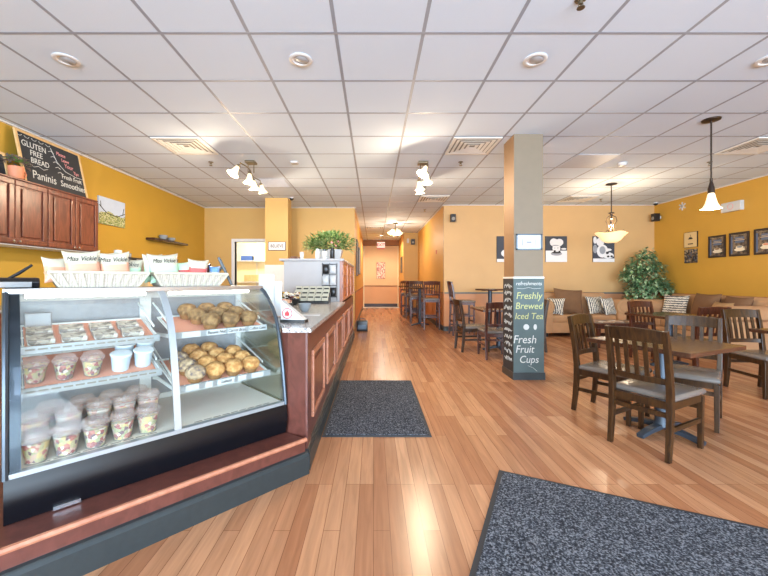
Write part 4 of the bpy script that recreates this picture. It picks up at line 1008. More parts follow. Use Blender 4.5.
def wallcab(y0, y1, label):
    t = thing('wall_cabinet', label, 'cabinet', (XL+.002, y0, 1.544), 0, 'cherry wall cabinets')
    D = .30; H = .67; W_ = y1-y0
    b = MB(); b.box(0, D, 0.001, W_-.001, 0, H); obj('body', b, 'cherry', t)
    b = MB(); b.box(0, D+.03, 0, W_, H, H+.018); obj('cornice', b, 'cherry', t, bevel=.004)
    for q in range(2):
        a, c_ = W_/2*q+.004, W_/2*(q+1)-.004
        b = MB(); b.box(D, D+.018, a, c_, .006, H-.006); dr = obj('door', b, 'cherry', t, bevel=.003)
        b = MB(); m_ = .055
        for (p0, p1, q0, q1) in ((a, c_, .006, .006+m_), (a, c_, H-.006-m_, H-.006), (a, a+m_, .006+m_, H-.006-m_), (c_-m_, c_, .006+m_, H-.006-m_)): b.box(D+.018, D+.034, p0, p1, q0, q1)
        obj('door_rail', b, 'cherry', dr, bevel=.006)
        b = MB(); b.box(D+.018, D+.032, a+m_+.022, c_-m_-.022, .006+m_+.022, H-.006-m_-.022); obj('raised_panel', b, 'cherry', dr, bevel=.013)
        ky_ = c_-.03 if q == 0 else a+.03
        b = MB(); b.lathe([(.004, 0), (.005, .012), (.012, .018), (.012, .024), (0, .028)], 12, Matrix.Translation((D+.034, ky_, .03)) @ Matrix.Rotation(PI/2, 4, 'Y')); obj('knob', b, 'chrome', dr, smooth=True)
    b = MB(); b.box(.02, D-.01, .01, W_-.01, -.012, 0); obj('light_strip', b, 'white', t)
    return t
wallcab(3.38, 4.14, 'cherry wall cabinet under the plant mug, its left door cut by the picture edge')
wallcab(4.145, 4.90, 'cherry wall cabinet with two panelled doors under the chalkboard, farther one')
ZW = 1.544+.67+.018
# menu chalkboard leaning on the wall above the cabinets
lean = math.atan2(.13, .63)
def menu(y0, wd, hh, label, name='menu_board'):
    t = bpy.data.objects.new(name, None); link(t); t.location = (-3.835, y0, ZW+.002); tag(t, label, 'chalkboard')
    t.rotation_euler = (Matrix.Rotation(PI/2, 3, 'Z') @ Matrix.Rotation(-lean, 3, 'X')).to_euler()
    b = MB(); b.box(.02, wd-.02, -.004, .008, .02, hh-.02); obj('slate', b, 'chalk', t)
    b = MB(); f_ = .028
    for (xa, xb, za, zb) in ((0, wd, 0, f_), (0, wd, hh-f_, hh), (0, f_, f_, hh-f_), (wd-f_, wd, f_, hh-f_)): b.box(xa, xb, -.012, .010, za, zb)
    obj('frame', b, 'paleframe', t, bevel=.003)
    return t
mb_ = menu(4.02, .895, .635, 'pine framed menu chalkboard lettered Gluten Free Bread leaning above the wall cabinets')
for body, x, z, s_, m_ in (('GLUTEN', .21, .49, .10, 'cw'), ('FREE', .22, .40, .095, 'cw'), ('BREAD', .25, .31, .095, 'cw'), ('Paninis', .27, .14, .14, 'cw'),
                          ('Please', .58, .52, .065, 'cp'), ('Leave', .63, .455, .06, 'cp'), ('Your', .67, .39, .08, 'cp'), ('Tips', .77, .33, .06, 'cp'),
                          ('Fresh Fruit', .68, .235, .085, 'cw'), ('Smoothies', .68, .135, .11, 'cw')):
    text('lettering', body, s_, face(x, -.0048, z), m_, mb_, shear=.15, squash=.82)
b = MB()
for q in range(5): b.tube([(.05+q*.09+.03*math.cos(a*PI/6), -.005, .585-.02*math.sin(a*PI/6)) for a in range(7)], .0025, 4)
for q in range(5): b.tube([(.40+.02*q, -.005, .50-q*.06), (.44+.02*q, -.005, .52-q*.06), (.47+.02*q, -.005, .50-q*.06)], .003, 4)
b.tube([(.44, -.005, .56), (.50, -.005, .40), (.60, -.005, .31), (.75, -.005, .28), (.86, -.005, .28)], .003, 5)
b.tube([(.10, -.005, .26), (.16, -.005, .235), (.22, -.005, .26), (.28, -.005, .235), (.34, -.005, .26)], .003, 4)
obj('chalk_doodle', b, 'cw', mb_)
menu(3.40, .45, .28, 'edge of a second pine framed chalkboard left of the plant mug', 'menu_board')
t = thing('mug_planter', 'terracotta mug planted with green leaves on top of the wall cabinets', 'plant', (-3.73, 3.815, ZW))
b = MB(); b.lathe([(.055, 0), (.06, .008), (.066, .12), (.06, .12), (.05, .1), (0, .1)], 20); mg = obj('mug', b, 'terracotta', t, smooth=True)
b = MB(); b.tube([(0, .06, .10), (0, .10, .095), (0, .11, .06), (0, .09, .03), (0, .058, .025)], .009, 8); obj('handle', b, 'terracotta', mg, smooth=True)
b = MB(); leafball(b, (0, 0, .17), .10, .11, .06, 110, .05, .03, 21); obj('foliage', b, 'leafpurple', t)
b = MB()
for d_, l in (((.1, -1, .25), .15), ((.2, -.7, .5), .12), ((.1, 1, .3), .16), ((.3, .7, .35), .13), ((.5, .1, .3), .1)): b.leaf((0, 0, .17), d_, l, .06, .2)
obj('large_leaf', b, 'leafbright', t)
# meadow picture
pi = thing('meadow_picture', 'unframed canvas of pale sky over green meadow on the mustard wall', 'picture', (XL, 5.60, 2.005), PI/2)
b = MB(); b.box(-.28, .28, -.025, -.001, 0, .40); obj('canvas', b, 'skyprint', pi)
b = MB(); n_ = 12; pts = [(-.28, 0), (.28, 0)]+[(.28-.56*i/n_, .17-.02*math.sin(i*.6)+random.uniform(-.02, .02)) for i in range(n_+1)]
X = Matrix(((1, 0, 0, 0), (0, 0, 1, 0), (0, 1, 0, 0), (0, 0, 0, 1))); b.prism(pts[::-1], -.0262, -.025, X); obj('meadow', b, 'meadow', pi)
b = MB(); b.tube([(-.27, -.0265, .27), (-.2, -.0265, .22), (-.12, -.0265, .17), (.1, -.0265, .15), (.27, -.0265, .22)], .006, 5); b.tube([(-.24, -.0265, .24), (-.25, -.0265, .33)], .004, 5); b.tube([(.22, -.0265, .19), (.25, -.0265, .30)], .004, 5); obj('branches', b, 'ink', pi)
b = MB(); b.box(XL+.002, XL+.16, 6.45, 7.62, 1.885, 1.925); tag(obj('wall_shelf', b, 'espresso', bevel=.003), 'long dark floating shelf on the mustard wall', 'shelf')
for y, h, l in ((6.85, .085, 'grey bowl on the floating shelf, taller one nearer the pictures'), (7.12, .065, 'grey bowl on the floating shelf, lower one nearer the corner')):
    b = MB(); b.lathe([(.035, 0), (.065, h*.35), (.075, h), (.068, h), (.055, .02), (0, .015)], 18); tag(obj('bowl', b, 'ceramic', loc=(XL+.085, y, 1.925), smooth=True), l, 'bowl', 'bowls on the floating shelf')
# storeroom contents
t = thing('storage_shelf', 'white wire shelf on the storeroom wall behind the service door', 'shelf', (-3.7, 10.72, 0))
for z in (.5, 1.1, 1.72):
    b = MB(); b.box(-.5, .9, 0, .26, z, z+.025); obj('shelf_board', b, 'white', t)
b = MB()
for xx in (-.48, .2, .88): b.box(xx-.012, xx+.012, .24, .264, 0, 2.3)
obj('upright', b, 'white', t)
b = MB(); b.cbox(0, 0, .07, .32, .2, .14); tag(obj('storage_box', b, 'bluebox', loc=(-3.74, 10.84, 1.745), bevel=.01), 'blue box on the top storeroom shelf seen through the doorway', 'box')
b = MB(); b.cbox(0, 0, .12, .2, .2, .24); tag(obj('storage_box', b, 'cream', loc=(-3.42, 10.84, 1.745), bevel=.01), 'cream carton beside the blue box on the top storeroom shelf', 'box')
b = MB(); b.cbox(0, 0, .10, .4, .2, .2); tag(obj('storage_box', b, 'paleframe', loc=(-3.6, 10.84, 1.125), bevel=.01), 'tan carton on the middle storeroom shelf', 'box')

# ------------------------------------------------------------------ dining chairs and tables
def chair(name, label, cat, seat, top, wood_='darkwood', group='slat back dining chairs'):
    t = thing(name, label, cat, (0, 0, 0), 0, group)
    wr, wf, d_ = .178, .185, .205
    def yb(z):          # rear post centre line
        return -d_-.03*(max(0, (seat-z)/seat))**2-.065*(max(0, (z-seat)/(top-seat)))**1.4
    zs = [0, seat*.35, seat*.7, seat, seat+(top-seat)*.35, seat+(top-seat)*.7, top]
    for s_ in (-1, 1):
        b = MB(); b.bar([(s_*wr, yb(z), z) for z in zs], .034, .042, (1, 0, 0), [.85, .95, 1, 1.05, 1, .95, .85]); obj('back_leg', b, wood_, t, bevel=.004)
        b = MB(); b.bar([(s_*wf, d_, 0), (s_*wf, d_, seat-.05)], .036, .036, (1, 0, 0), [.8, 1]); obj('front_leg', b, wood_, t, bevel=.004)
    b = MB(); z0, z1 = seat-.085, seat-.035
    b.box(-wf, wf, d_-.012, d_+.012, z0, z1); b.box(-wr, wr, -d_-.012, -d_+.012, z0, z1)
    for s_ in (-1, 1): b.bar([(s_*wr, -d_, (z0+z1)/2), (s_*wf, d_, (z0+z1)/2)], .022, .05, (1, 0, 0))
    obj('seat_rail', b, wood_, t)
    b = MB(); n_ = 13; vs = []; fs = []
    for zz, sh in ((seat-.037, 1.0), (seat-.02, 1.03), (seat-.006, 1.02)):
        pass
    ring = []
    for (hw, yy) in ((wr+.012, -d_+.022), (wf+.022, d_+.03)): ring.append((hw, yy))
    def rr(k, z, bulge=0):
        (w0, ya), (w1, yb_) = ring; out = []
        for (sx, yy, ww) in ((-1, ya, w0), (1, ya, w0), (1, yb_, w1), (-1, yb_, w1)):
            out.append((sx*ww*k, (yy-(ya+yb_)/2)*k+(ya+yb_)/2, z))
        return out
    lv = [(.96, seat-.037), (1.0, seat-.028), (1.0, seat-.012), (.95, seat+.003), (.80, seat+.010), (.4, seat+.013)]
    for k, z in lv: vs += rr(k, z)
    fs = [(3, 2, 1, 0)]+[(4*i+q, 4*i+(q+1) % 4, 4*i+4+(q+1) % 4, 4*i+4+q) for i in range(len(lv)-1) for q in range(4)]+[tuple(4*(len(lv)-1)+q for q in range(4))]
    b.add(vs, fs); obj('seat_pad', b, 'vinyl', t, smooth=True, bevel=.004)
    def rail(z0, z1, th=.022, nm='crest_rail', arch=.0):
        b = MB(); n_ = 8; P_ = []
        for i in range(n_+1):
            x = -wr+2*wr*i/n_; u = 1-(x/wr)**2
            P_.append((x, u))
        vs = []; fs = []
        for (x, u) in P_:
            for z, o in ((z0, -th/2), (z1+arch*u, -th/2), (z1+arch*u, th/2), (z0, th/2)):
                vs.append((x, yb(z)-.022*u+o, z))
        for i in range(n_):
            for q in range(4): fs.append((4*i+q, 4*i+(q+1) % 4, 4*i+4+(q+1) % 4, 4*i+4+q))
        fs += [(3, 2, 1, 0), tuple(4*n_+q for q in range(4))]
        b.add(vs, fs); obj(nm, b, wood_, t, bevel=.003)
    ch = (top-seat)
    rail(top-.085, top-.004, nm='crest_rail', arch=.012)
    rail(seat+.075, seat+.115, nm='lower_rail')
    for q in range(5):
        x = -wr+2*wr*(q+1)/6; u = 1-(x/wr)**2
        zz = [seat+.11, seat+.11+(top-seat-.19)*.5, top-.08]
        b = MB(); b.bar([(x, yb(z)-.022*u, z) for z in zz], .026, .012, (1, 0, 0)); obj('slat', b, wood_, t)
    zs_ = [.20] if seat < .55 else [.20, .42]
    for zq in zs_:
        for s_ in (-1, 1):
            b = MB(); b.bar([(s_*wr, yb(zq), zq), (s_*wf, d_, zq)], .018, .030, (1, 0, 0)); obj('side_stretcher', b, wood_, t)
    zq = .29 if seat < .55 else .30
    b = MB(); b.box(-wr, wr, yb(zq)-.009, yb(zq)+.009, zq-.016, zq+.016); obj('rear_stretcher', b, wood_, t)
    b = MB(); b.box(-wf, wf, d_-.009, d_+.009, zq-.016, zq+.016); obj('front_stretcher', b, wood_, t)
    return t
def place(root, x, y, f, label, first):
    rz = math.atan2(f[1], f[0])-PI/2
    if first: root.location = (x, y, 0); root.rotation_euler = (0, 0, rz); root['label'] = label; return root
    return dup(root, (x, y, 0), rz, label)
ch0 = chair('dining_chair', 'x', 'chair', .415, .845)
place(ch0, 2.0125, 2.615, (.878, .478), 'dark slat back dining chair nearest the viewer with grey seat, back turned', True)
place(ch0, 2.09, 3.215, (.56, -.83), 'dark slat back dining chair at the left side of the front table', False)
place(ch0, 2.66, 3.085, (-.725, -.688), 'dark slat back dining chair beyond the front table, facing the viewer', False)
place(ch0, 4.05, 3.79, (-.06, -1), 'dark slat back chair behind the table cut off near the right wall', False)
ch1 = chair('dining_chair', 'x', 'chair', .415, .845, 'redchair')
place(ch1, 4.10, 5.34, (.08, -1), 'reddish slat back chair on the far side of the second table, before the ficus', True)
place(ch1, 4.11, 4.68, (-.03, 1), 'reddish slat back chair with its back to the viewer at the second table', False)
place(ch0, 1.655, 6.13, (1, .1), 'dark slat back chair seen side on at the table behind the column', False)
place(ch1, 1.84, 5.58, (.03, 1), 'slat back chair half hidden by the column, its back to the viewer', False)
place(ch0, 2.56, 6.1, (-1, 0), 'dark chair mostly hidden behind the column, just showing at its right', False)

def ptable(name, label, x, y, rz, size, h, rnd=False, base=.27, wood_='tabletop', group=None):
    t = thing(name, label, 'table', (x, y, 0), rz, group)
    b = MB()
    if rnd: b.lathe([(0, h-.032), (size/2-.004, h-.032), (size/2, h-.026), (size/2, h-.004), (size/2-.004, h), (0, h)], 36)
    else: b.box(-size/2, size/2, -size/2, size/2, h-.032, h)
    obj('tabletop', b, wood_, t, bevel=0 if rnd else .004, smooth=rnd)
    b = MB(); b.lathe([(0, .055), (.055, .055), (.048, .08), (.042, .10), (.042, h-.05), (.06, h-.045), (.06, h-.040), (0, h-.040)], 20); obj('column', b, 'iron', t, smooth=True)
    b = MB(); b.box(-.2, .2, -.03, .03, h-.042, h-.032); b.box(-.03, .03, -.2, .2, h-.042, h-.032); obj('mounting_plate', b, 'iron', t)
    for q in range(4):
        c_, s_ = math.cos(q*PI/2), math.sin(q*PI/2)
        b = MB(); b.bar([(c_*.03, s_*.03, .055), (c_*base*.6, s_*base*.6, .04), (c_*base, s_*base, .016)], .06, .035, (-s_, c_, 0), [1, .9, .8]); obj('foot', b, 'iron', t, bevel=.004)
    return t
ta = math.radians(24)
ptable('dining_table', 'square dark wood pedestal table in the foreground with three chairs pushed in', 2.22, 2.82, ta, .715, .70)
ptable('dining_table', 'square dark wood pedestal table behind the foreground table, before the sofas', 4.06, 5.02, math.radians(6), .72, .70)
ptable('dining_table', 'square dark table cut off by the frame edge near the right wall', 4.05, 3.24, math.radians(3), .72, .70)
ptable('dining_table', 'low square table half hidden behind the chalkboard column', 2.10, 6.13, 0, .76, .70)
# bar-height set along the hall
bs = chair('bar_chair', 'x', 'bar chair', .735, 1.14, 'redchair', 'tall slat back bar chairs')
place(bs, 1.90, 7.85, (1, .02), 'tall slat back bar chair seen side on against the tan wall', True)
place(bs, 1.37, 8.80, (.02, 1), 'tall slat back bar chair nearest at the hallway wall, its back to the viewer', False)
place(bs, 1.20, 10.05, (-.02, -1), 'tall slat back bar chair second along the hallway wall', False)
place(bs, 1.16, 11.15, (.0, 1), 'tall slat back bar chair third along the hallway wall', False)
place(bs, 1.12, 12.35, (0, -1), 'tall slat back bar chair farthest along the hallway wall', False)
ptable('bar_table', 'round bar height pedestal table against the tan back wall', 2.50, 7.85, .4, .62, .985, True, .26)
ptable('bar_table', 'small bar height pedestal table between the two nearest hallway bar chairs', 1.20, 9.43, .3, .55, .985, False, .24)
ptable('bar_table', 'small bar height pedestal table between the two farthest hallway bar chairs', 1.16, 11.75, .3, .55, .985, False, .24)

# ------------------------------------------------------------------ lounge corner
def sofa(name, label, x, y, rz, W_, D, seats, arm_h=.77, back_h=.89):
    t = thing(name, label, 'sofa', (x, y, 0), rz)
    h = W_/2; aw = .17
    b = MB(); b.box(-h+.03, h-.03, -D/2+.02, D/2, .08, .30); obj('base', b, 'suede', t, bevel=.02, smooth=True)
    b = MB(); X = None; b.xprism([(D/2-.30, .28), (D/2-.25, back_h-.06), (D/2-.20, back_h), (D/2-.07, back_h), (D/2-.01, back_h-.08), (D/2, .10), (D/2-.2, .10)], -h+.06, h-.06); obj('backrest', b, 'suede', t, bevel=.02, smooth=True)
    for s_ in (-1, 1):
        xx = s_*(h-aw/2); b = MB(); rad = .15
        prof = [(-aw/2, .08), (aw/2, .08)]
        cxx = s_*.04
        arc = [(cxx+rad*math.cos(a), arm_h-rad+rad*math.sin(a)) for a in [(-.35+i*(PI+.7)/14) for i in range(15)]]
        prof = [(-aw/2, .08), (aw/2, .08), (aw/2, arm_h-rad-.10)]+arc+[(-aw/2, arm_h-rad-.10)]
        Xm = Matrix(((1, 0, 0, xx), (0, 0, 1, 0), (0, 1, 0, 0), (0, 0, 0, 1)))
        b.prism(prof[::-1], -D/2, D/2-.12, Xm); ar = obj('arm', b, 'suede', t, bevel=.012, smooth=True)
        b = MB()
        for k_ in (1.0, .62):
            b.tube([(xx+cxx+rad*k_*math.cos(a), -D/2-.002, arm_h-rad+rad*k_*math.sin(a)) for a in [i*2*PI/20 for i in range(20)]], .009, 6, closed=True)
        obj('scroll_piping', b, 'suedepale', ar, smooth=True)
    sw = (W_-2*aw)/seats
    for q in range(seats):
        b = MB(); b.cbox(-h+aw+sw*(q+.5), -.11, .375, sw-.012, D-.30, .15); obj('seat_cushion', b, 'suede', t, bevel=.04, smooth=True)
    for sx in (-1, 1):
        for sy in (-1, 1):
            b = MB(); b.lathe([(.022, 0), (.032, .08), (0, .08)], 12, Matrix.Translation((sx*(h-.08), sy*(D/2-.08), 0))); obj('foot', b, 'black', t, smooth=True)
    return t
sofa('loveseat', 'tan suede loveseat with rolled arms against the tan back wall', 4.36, 7.93, 0, 1.68, .84, 2)
sofa('sofa', 'long tan suede sofa with rolled arms along the mustard right wall', 5.91, 6.66, -PI/2, 2.02, 1.02, 3)
def cushion(x, y, z, w_, h, t_, rz, lean, m_, label, roll=0):
    b = MB(); b.pillow(w_, h, t_, Matrix.Rotation(rz, 4, 'Z') @ Matrix.Rotation(lean, 4, 'X') @ Matrix.Rotation(roll, 4, 'Y'), n=13, pinch=1.3)
    return tag(obj('cushion', b, m_, loc=(x, y, z), smooth=True), label, 'cushion', None)
cushion(4.18, 7.84, .72, .62, .54, .20, .0, -.28, 'suededark', 'large brown cushion upright in the middle of the loveseat', .09)
cushion(3.83, 7.72, .62, .36, .38, .14, -.75, -.42, 'ikat', 'patterned grey and cream cushion in the left corner of the loveseat')
cushion(4.76, 7.84, .635, .38, .40, .14, .10, -.38, 'ikat', 'patterned cushion leaning at the right of the loveseat, nearer its middle')
cushion(4.63, 7.66, .62, .34, .36, .12, -.12, -.40, 'ikat', 'patterned cushion in front, right of the large brown cushion on the loveseat') if False else None
cushion(4.90, 7.62, .625, .36, .38, .13, .35, -.40, 'ikat', 'patterned cushion tucked against the right arm of the loveseat')
cushion(5.98, 7.26, .665, .46, .44, .15, -PI/2+.35, -.30, 'ikat2', 'cream cushion with rows of dark pattern at the far end of the sofa')
cushion(6.04, 6.66, .69, .52, .50, .2, -PI/2, -.28, 'suededark', 'brown cushion in the middle of the long sofa')
cushion(6.06, 6.12, .68, .50, .46, .2, -PI/2-.05, -.30, 'suededark', 'brown cushion at the near end of the long sofa, behind the tan one')
cushion(5.83, 6.16, .635, .44, .36, .14, -PI/2-.2, -.42, 'suedepale', 'pale tan cushion in front at the near end of the long sofa')
t = thing('coffee_table', 'dark red wood coffee table with magazines between the sofas', 'coffee table', (4.30, 6.55, 0))
b = MB(); b.box(-.48, .48, -.30, .30, .40, .43); obj('tabletop', b, 'redchair', t, bevel=.004)
b = MB(); b.box(-.43, .43, -.25, .25, .33, .40); obj('apron', b, 'redchair', t)
for sx in (-1, 1):
    for sy in (-1, 1):
        b = MB(); b.bar([(sx*.42, sy*.24, 0), (sx*.42, sy*.24, .34)], .055, .055, (1, 0, 0), [.75, 1]); obj('leg', b, 'redchair', t)
for q, (x, y, z, a, l) in enumerate(((4.08, 6.50, .43, .2, 'magazine lying at the left end of the coffee table'), (4.34, 6.58, .43, -.3, 'open magazine in the middle of the coffee table'), (4.60, 6.47, .43, .1, 'magazine at the right end of the coffee table'))):
    b = MB(); b.cbox(0, 0, .004, .21, .28, .008); mo = tag(obj('magazine', b, 'magazine', loc=(x, y, z), rotz=a), l, 'magazine', 'magazines on the coffee table')
t = thing('ficus_tree', 'leafy green ficus tree in the corner between the two sofas', 'plant', (5.88, 7.93, 0))
b = MB(); b.lathe([(.13, 0), (.15, .02), (.18, .30), (.19, .32), (.17, .32), (.16, .27), (0, .27)], 22); obj('pot', b, 'frameblack', t, smooth=True)
b = MB(); random.seed(4)
for q in range(3):
    b.tube([(.03*math.cos(q*2), .03*math.sin(q*2), .25), (.04*math.cos(q*2+1), .04*math.sin(q*2+1), .6), (.03*math.cos(q*2+2.4), .03*math.sin(q*2+2.4), .95), (.10*math.cos(q*2), .08*math.sin(q*2), 1.3), (.2*math.cos(q*2), .12*math.sin(q*2), 1.6)], [.02, .018, .016, .012, .006], 7)
obj('trunk', b, 'bark', t, smooth=True)
b = MB(); sd = 30
for c_, r, n_ in (((0, 0, 1.15), (.40, .30, .34), 520), ((-.05, 0, 1.5), (.30, .26, .25), 300), ((.02, -.02, 1.72), (.16, .16, .14), 90), ((-.26, -.05, 1.3), (.22, .2, .22), 180), ((.25, -.05, 1.0), (.27, .22, .24), 240), ((-.2, -.05, .9), (.26, .22, .22), 220), ((0, -.1, .75), (.3, .2, .14), 140), ((.27, 0, 1.42), (.14, .14, .13), 70), ((.42, -.02, .98), (.13, .14, .12), 60), ((-.42, 0, 1.25), (.12, .12, .12), 50)):
    sd += 1; leafball(b, c_, r[0], r[1], r[2], int(n_*1.3), .095, .05, sd, -.1)
b.v = [(min(x, XR-5.88-.03), min(-.2+(y+.2)*.2 if (z < .95 and y < -.2) else y, YB-7.93-.03), z) for x, y, z in b.v]
obj('foliage', b, 'leafdark', t)

# ------------------------------------------------------------------ pictures and wall fittings
XZ = Matrix(((1, 0, 0, 0), (0, 0, 1, 0), (0, 1, 0, 0), (0, 0, 0, 1)))
def canvas(x, label, w_, which):
    t = thing('canvas_print', label, 'picture', (x, YB, 1.585), 0, 'black and white canvases')
    h = .59; b = MB(); b.box(-w_/2, w_/2, -.03, -.001, 0, h); obj('canvas', b, 'canvasdark', t)
    wl = MB(); gl = MB(); dk = MB(); y0, y1 = -.0312, -.0300
    if which == 0:
        wl.box(-w_/2, w_/2, y0, y1, 0, .26); wl.disc(0, .43, .14, .09, y0, y1); wl.disc(-.06, .45, .09, .09, y0-.0002, y1); wl.disc(.07, .45, .09, .08, y0-.0003, y1); wl.disc(0, .31, .09, .09, y0-.0004, y1)
        wl.disc(.17, .30, .06, .02, y0, y1)
        gl.disc(0, .19, .13, .045, y0-.001, y0-.0004); gl.disc(-.02, .38, .08, .012, y0-.001, y0-.0004)
        dk.disc(0, .215, .11, .02, y0-.0016, y0-.001); dk.disc(-.04, .25, .03, .02, y0-.0016, y0-.001); dk.disc(.07, .24, .025, .018, y0-.0016, y0-.001); dk.disc(-.035, .32, .012, .008, y0-.0016, y0-.001); dk.disc(.035, .32, .012, .008, y0-.0016, y0-.001)
    elif which == 1:
        wl.box(-w_/2, w_/2, y0, y1, 0, .08); wl.disc(-.08, .46, .09, .10, y0, y1); wl.disc(-.03, .25, .13, .15, y0-.0002, y1); wl.disc(.10, .15, .13, .07, y0-.0003, y1); wl.disc(-.2, .50, .04, .08, y0, y1); wl.disc(.1, .28, .08, .03, y0-.0004, y1)
        gl.disc(-.03, .27, .07, .09, y0-.001, y0-.0004); gl.disc(-.2, .30, .05, .1, y0-.001, y0-.0004)
        dk.disc(.08, .21, .035, .03, y0-.0016, y0-.001); dk.disc(.10, .125, .03, .022, y0-.0016, y0-.001); dk.disc(.18, .13, .03, .022, y0-.0016, y0-.001)
    else:
        wl.disc(.08, .42, .12, .12, y0, y1); wl.disc(.02, .2, .16, .1, y0, y1); wl.box(-w_/2, w_/2, y0, y1, 0, .07)
        gl.disc(.05, .32, .08, .06, y0-.001, y0-.0004); dk.disc(.05, .2, .06, .03, y0-.0016, y0-.001)
    obj('white_shapes', wl, 'canvaswhite', t); obj('grey_shapes', gl, 'canvasgrey', t); obj('dark_shapes', dk, 'ink', t)
canvas(4.185, 'black and white canvas of a round figure at a table, just right of the column', .49, 0)
canvas(5.27, 'black and white canvas partly behind the glowing bowl pendant', .49, 1)
canvas(3.06, 'black and white canvas mostly hidden by the left edge of the column', .47, 2)
def framed(y, z0, w_, h, label, cup, side):
    t = thing('framed_print', label, 'picture', (XR, y, z0), -PI/2, 'framed coffee prints')
    b = MB(); f_ = .028
    for (xa, xb, za, zb) in ((-w_/2, w_/2, 0, f_), (-w_/2, w_/2, h-f_, h), (-w_/2, -w_/2+f_, f_, h-f_), (w_/2-f_, w_/2, f_, h-f_)): b.box(xa, xb, -.028, -.001, za, zb)
    obj('frame', b, 'frameblack', t, bevel=.004)
    b = MB(); b.box(-w_/2+f_, w_/2-f_, -.014, -.002, f_, h-f_); pr = obj('print', b, 'printbrown', t)
    b = MB(); b.box(-w_/2+f_, -w_/2+f_+.03, -.0152, -.014, f_+.02, h-f_-.04); b.box(-.07, .09, -.0152, -.014, h*.56, h*.80); obj('blue_panel', b, 'printblue', pr)
    b = MB(); b.disc(.01, h*.27, .095, .030, -.0160, -.0148); b.disc(.01, h*.38, .062, .065, -.0170, -.0155, 20, PI, 2*PI); b.disc(.01, h*.38, .062, .022, -.0172, -.0155); b.tube([(.065, -.016, h*.36), (.095, -.016, h*.35), (.085, -.016, h*.29), (.05, -.016, h*.28)], .006, 6); obj('cup_motif', b, 'printcup', pr)
    b = MB(); b.disc(.01, h*.385, .05, .016, -.0180, -.0172); obj('coffee_motif', b, cup, pr)
    b = MB(); b.box(-.09, .10, -.0158, -.0152, h*.66, h*.68); b.box(-.06, .07, -.0158, -.0152, h*.72, h*.735); b.box(-.10, .10, -.0152, -.014, h*.88, h*.89); obj('border_lines', b, 'printtan', pr)
framed(6.855, 1.596, .335, .41, 'small framed coffee cup print, nearest the corner of the three on the mustard wall', 'muffind', 0)
framed(6.44, 1.596, .345, .42, 'framed coffee cup print with blue panel, middle of the three on the mustard wall', 'ceramic', 1)
framed(6.00, 1.596, .36, .43, 'framed print of a reddish coffee cup, closest to the viewer on the mustard wall', 'terracotta', 2)
t = thing('wall_tile_sign', 'small square tan picture of a cup above a dark tile on the mustard wall', 'picture', (XR, 7.42, 1.84), -PI/2)
b = MB(); b.box(-.15, .15, -.02, -.001, 0, .30); obj('panel', b, 'printtan', t)
b = MB(); b.disc(0, .17, .06, .012, -.0212, -.02); b.disc(0, .2, .035, .03, -.0214, -.02, 16, PI, 2*PI); b.tube([(0, -.021, .21), (.01, -.021, .235), (-.006, -.021, .25)], .003, 5); b.box(-.06, .06, -.021, -.02, .055, .075); obj('cup_motif', b, 'ink', t)
b = MB(); b.box(-.155, -.15, -.022, 0, 0, .30); b.box(.15, .155, -.022, 0, 0, .30); b.box(-.155, .155, -.022, 0, -.006, 0); b.box(-.155, .155, -.022, 0, .30, .306); obj('edge', b, 'frameblack', t)
b = MB(); b.box(-.145, .145, -.02, -.001, 0, .28); tag(obj('mosaic_tile', b, 'mosaic', loc=(XR, 7.42, 1.52), rotz=-PI/2), 'small dark mosaic square below the tan cup picture', 'picture')
t = thing('emergency_light', 'white oblong emergency light high on the mustard wall', 'emergency light', (XR, 6.54, 2.40), -PI/2)
b = MB(); b.box(-.18, .18, -.07, -.001, 0, .17); obj('housing', b, 'whitegloss', t, bevel=.008)
b = MB(); b.tube([(.05*math.cos(a*PI/8), -.071, .085+.05*math.sin(a*PI/8)) for a in range(16)], .004, 5, closed=True); obj('ring', b, 'cp', t)
b = MB()
for q in range(6):
    a = q*PI/3; X = Matrix.Translation((0, -.008, 0)) @ Matrix.Rotation(a, 4, 'Y'); b.box(-.012, .012, -.006, .006, 0, .085, X)
tag(obj('snowflake_ornament', b, 'whitegloss', loc=(XR, 7.63, 2.71), rotz=-PI/2), 'white snowflake ornament high on the mustard wall near the corner', 'ornament')
def speaker(x, y, z, rz, label, w_=.11, h=.17):
    t = thing('wall_speaker', label, 'speaker', (x, y, z), rz, 'small black wall speakers')
    b = MB(); b.box(-w_/2, w_/2, -.17, -.05, -h/2, h/2); obj('cabinet', b, 'black', t, bevel=.006)
    b = MB(); b.box(-.02, .02, -.06, -.001, -.03, .03); obj('bracket', b, 'whitegloss', t)
    b = MB(); b.lathe([(0, 0), (.035, 0), (.04, .004), (0, .003)], 16, Matrix.Translation((0, -.1705, -.02)) @ Matrix.Rotation(PI/2, 4, 'X')); obj('cone', b, 'ventdark', t)
speaker(1.80, YB, 2.575, 0, 'small black speaker high on the tan wall beside the hallway mouth')
speaker(1.42, YJ, 2.55, 0, 'small black speaker on the jutting wall deep in the hallway', .14, .2)
speaker(XR, 8.22, 2.58, -PI/2, 'small black speaker high in the back corner of the dining room')
def cam_(x, y, z, rz, label):
    t = thing('security_camera', label, 'camera', (x, y, z), rz, 'small security cameras')
    b = MB(); b.lathe([(0, 0), (.05, 0), (.05, -.02), (0, -.02)], 16); obj('base', b, 'whitegloss', t, smooth=True)
    b = MB(); b.lathe([(.045, -.02), (.04, -.045), (.02, -.06), (0, -.064)], 16); obj('dome', b, 'blackgloss', t, smooth=True)
cam_(6.25, 8.1, CEIL-.005, 0, 'small dome camera on the ceiling above the corner speaker')
cam_(-1.70, 7.6, CEIL-.005, 0, 'small dome camera on the ceiling beside the tan pillar')
b = MB(); b.box(-.001, .006, -.05, .05, -.05, .05); 
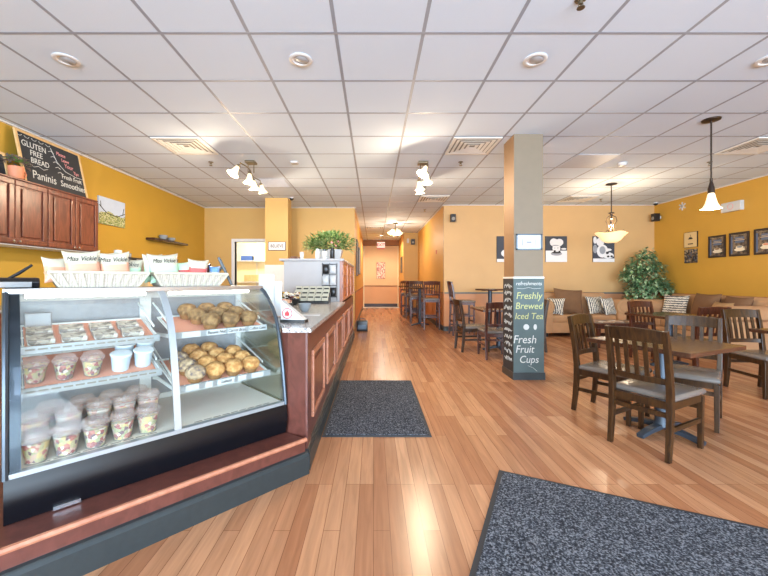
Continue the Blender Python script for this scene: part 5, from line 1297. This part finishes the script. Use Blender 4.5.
tag(obj('wall_switch', b, 'reddot', loc=(HR-.006, 9.4, 1.89)), 'small red pull station on the hallway wall', 'fire alarm')
b = MB(); b.box(-.04, .04, -.03, 0, -.08, .08)
tag(obj('motion_sensor', b, 'whitegloss', loc=(1.25, YJ, 2.60)), 'small white sensor beside the hallway speaker', 'sensor')
t = thing('exit_sign', 'lit exit sign hanging on the brown header at the end of the hall', 'exit sign', (.32, YE-.25, 2.50))
b = MB(); b.box(-.17, .17, -.06, -.001, .06, .30); obj('housing', b, 'exitwhite', t, bevel=.006)
text('lettering', 'EXIT', .17, face(0, -.0612, .175), 'signred', t, bold=.004)
b = MB(); b.box(-.16, .16, -.06, -.001, 0, .058); obj('lamp_strip', b, 'cp', t)
t = thing('floral_picture', 'tall pink floral canvas on the end wall of the hallway', 'picture', (.32, YE, 1.24))
b = MB(); b.box(-.18, .18, -.03, -.001, 0, .70); obj('canvas', b, 'floral', t)
b = MB(); b.box(-.19, -.18, -.034, 0, -.01, .71); b.box(.18, .19, -.034, 0, -.01, .71); b.box(-.18, .18, -.034, 0, -.01, 0); b.box(-.18, .18, -.034, 0, .70, .71); obj('edge', b, 'railbrown', t)
def hallpic(x, y, z, w_, h, rz, m_, fm, label):
    t = thing('hall_picture', label, 'picture', (x, y, z), rz)
    b = MB(); f_ = .03
    for (xa, xb, za, zb) in ((-w_/2, w_/2, 0, f_), (-w_/2, w_/2, h-f_, h), (-w_/2, -w_/2+f_, f_, h-f_), (w_/2-f_, w_/2, f_, h-f_)): b.box(xa, xb, -.03, -.001, za, zb)
    obj('frame', b, fm, t)
    b = MB(); b.box(-w_/2+f_, w_/2-f_, -.018, -.002, f_, h-f_); obj('print', b, m_, t)
hallpic(HL, 9.85, 1.28, .75, .95, PI/2, 'canvasgrey', 'frameblack', 'framed grey picture on the left hallway wall, nearer one')
hallpic(HL, 11.3, 1.35, .75, .80, PI/2, 'skyprint', 'rail', 'framed pale picture on the left hallway wall, farther one')
hallpic(HJ, 14.2, 1.45, .6, .62, -PI/2, 'printbrown', 'frameblack', 'dark framed picture on the right wall near the end of the hallway')
t = thing('black_bag', 'small black bag on the floor at the far end of the counter', 'bag', (-.26, 8.45, 0))
b = MB(); b.box(-.125, .125, -.12, .12, 0, .24); obj('body', b, 'black', t, bevel=.02, smooth=True)
b = MB(); b.tube([(-.07, 0, .235), (-.06, 0, .28), (.06, 0, .28), (.07, 0, .235)], .01, 6); obj('handle', b, 'black', t, smooth=True)
b = MB(); b.box(-.09, .09, -.126, -.118, .05, .15); obj('pocket', b, 'alud', t)
